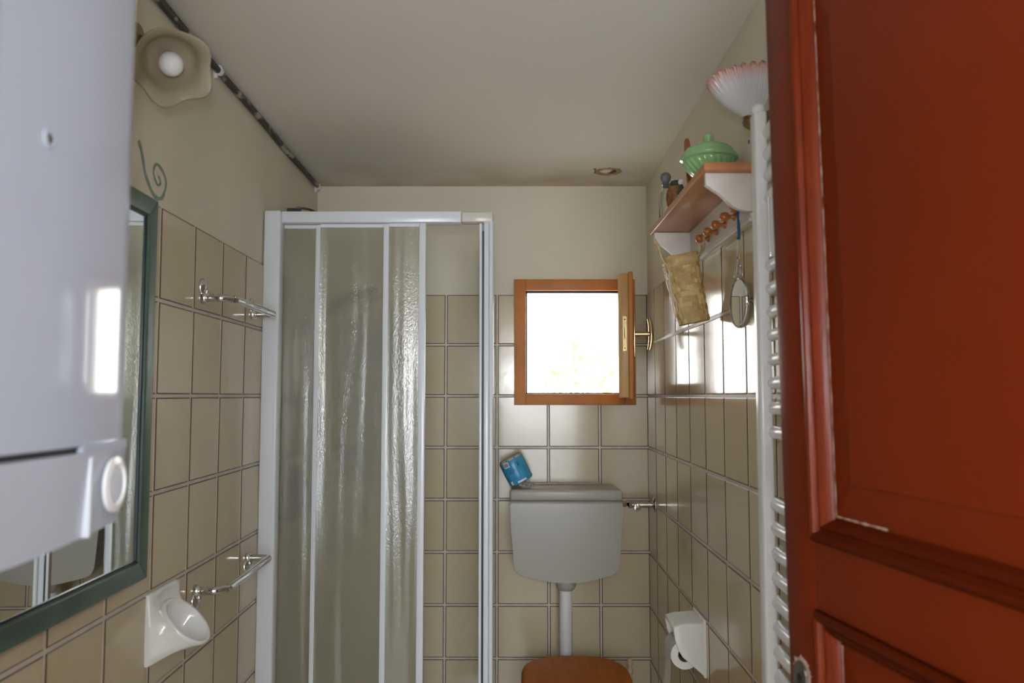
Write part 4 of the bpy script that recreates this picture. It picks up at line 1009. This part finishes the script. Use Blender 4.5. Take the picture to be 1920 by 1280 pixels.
# worn, chipped primer line along the inner edge of the mouldings
def chips(p0, p1, n, wmax, seed):
    bm = bmesh.new(); rc = random.Random(seed); p0, p1 = Vector(p0), Vector(p1); t = (p1-p0).normalized(); nr = Vector((t.z, 0, -t.x))
    pv = None
    for i in range(n+1):
        w = wmax*max(.0, noise.noise(Vector((i*.23, seed, 0)))*1.0+.55)*rc.uniform(.6, 1.1); c = p0.lerp(p1, i/n)
        q_ = [bm.verts.new(c+nr*w*.5+Vector((0, -.0009, 0))), bm.verts.new(c-nr*w*.5+Vector((0, -.0009, 0)))]
        if pv: bm.faces.new((pv[0], q_[0], q_[1], pv[1]))
        pv = q_
    return bm
def edge_chip(p0, p1, n, w, seed): dpart('paint_chip', chips(p0, p1, n, w, seed), chip_m, False, label='worn pale edge of the paint')
edge_chip((x_o+.0018, .0122, upz0+.036), (x_o+.0018, .0122, upz1-.036), 150, .0050, 2)
edge_chip((x_o+.001, .0122, upz0+.0365), (x_o+.11, .0122, upz0+.0365), 40, .0042, 4)
edge_chip((x_o+.0018, .0122, loz0+.036), (x_o+.0018, .0122, loz1-.036), 150, .0055, 6)
# lock plate
bm = pr([(x, z) for x, z in round_rect(.018, .82, .052, 1.036, .016, 5)], 'y', -.004, .002, .001, 1)
lp_ = dpart('lock_plate', bm, steel_dk, 40, label='tarnished steel lock plate')
bm = bmesh.new(); lathe(bm, [(0, -.0005), (.0055, -.0005), (.006, .0006), (0, .0006)], 16, loc=(.035, -.004, 1.014), axis=(0, -1, 0)); o_ = dpart('screw_hole', bm, rubber, 40, parent=lp_)
bm = bmesh.new(); rc = random.Random(8); poly = []
for k in range(26):
    a = PI*k/25; rr = .023+rc.uniform(-.003, .003); poly.append((.036+rr*math.cos(a), 1.020+rr*.95*math.sin(a)))
poly += [(.014, .82), (.058, .82)]
prism(bm, poly, 'y', -.0012, .0005); dpart('paint_chip', bm, chip_m, False, label='pale chipped paint round the lock plate')
bm = bmesh.new(); 
for z in (.35, 1.75): lathe(bm, [(0, -.05), (.008, -.05), (.008, .05), (0, .05)], 12, loc=(DW, .0, z))
dpart('hinge', bm, steel_dk, 40)
# door frame on the front wall
bm = bmesh.new(); box(bm, (.470, .335, 0), (.505, .462, 2.10)); box(bm, (-.34, .335, 0), (-.315, .462, 2.10)); box(bm, (-.34, .335, 2.075), (.505, .462, 2.10))
struct('trim_1', bm, red_m)

# nail in the ceiling
na = obj('nail', lathe(tb([(.293, 2.890, ZC+.001), (.2935, 2.889, ZC-.018)], lambda t: .0024-.0014*t, 8), [(0, 0), (.006, 0), (.0055, .0012), (0, .0015)], 12, loc=(.293, 2.89, ZC-.0012)), steel_dk, None, 40, origin=(.293, 2.89, ZC))
tag(na, 'small rusty nail in the ceiling beside the hole', 'nail')

# ------------------------------------------------------------------ outdoors
gr = obj('ground', bx((-12, YB+.3, -.6), (12, 22, -.5)), ground_m); gr['kind'] = 'structure'
tr = root('garden_tree', 'green tree faintly seen in the glare outside the small window', 'tree', (1.0, 9.0, -.5))
obj('trunk', tb(catmull([(1.0, 9, -.5), (1.05, 9.0, .5), (.95, 9.05, 0.9), (.85, 9, 1.3)], 4), lambda t: .12-.06*t, 10), bark, tr, True)
bm = bmesh.new(); rl = random.Random(4)
for k in range(420):
    while True:
        p = Vector((rl.uniform(-1, 1), rl.uniform(-1, 1), rl.uniform(-1, 1)))
        if .25 < p.length < 1: break
    c = Vector((.80+p.x*.5, 9.0+p.y*.5, 1.30+p.z*.75)); d = Vector((rl.uniform(-1, 1), rl.uniform(-1, 1), rl.uniform(-1, 1))).normalized(); e = d.orthogonal().normalized(); s = rl.uniform(.04, .08)
    bm.faces.new([bm.verts.new(q_) for q_ in (c-d*s, c+e*s*.45, c+d*s, c-e*s*.45)])
o_ = obj('foliage', bm, leaf_m, tr); o_['kind'] = 'stuff'
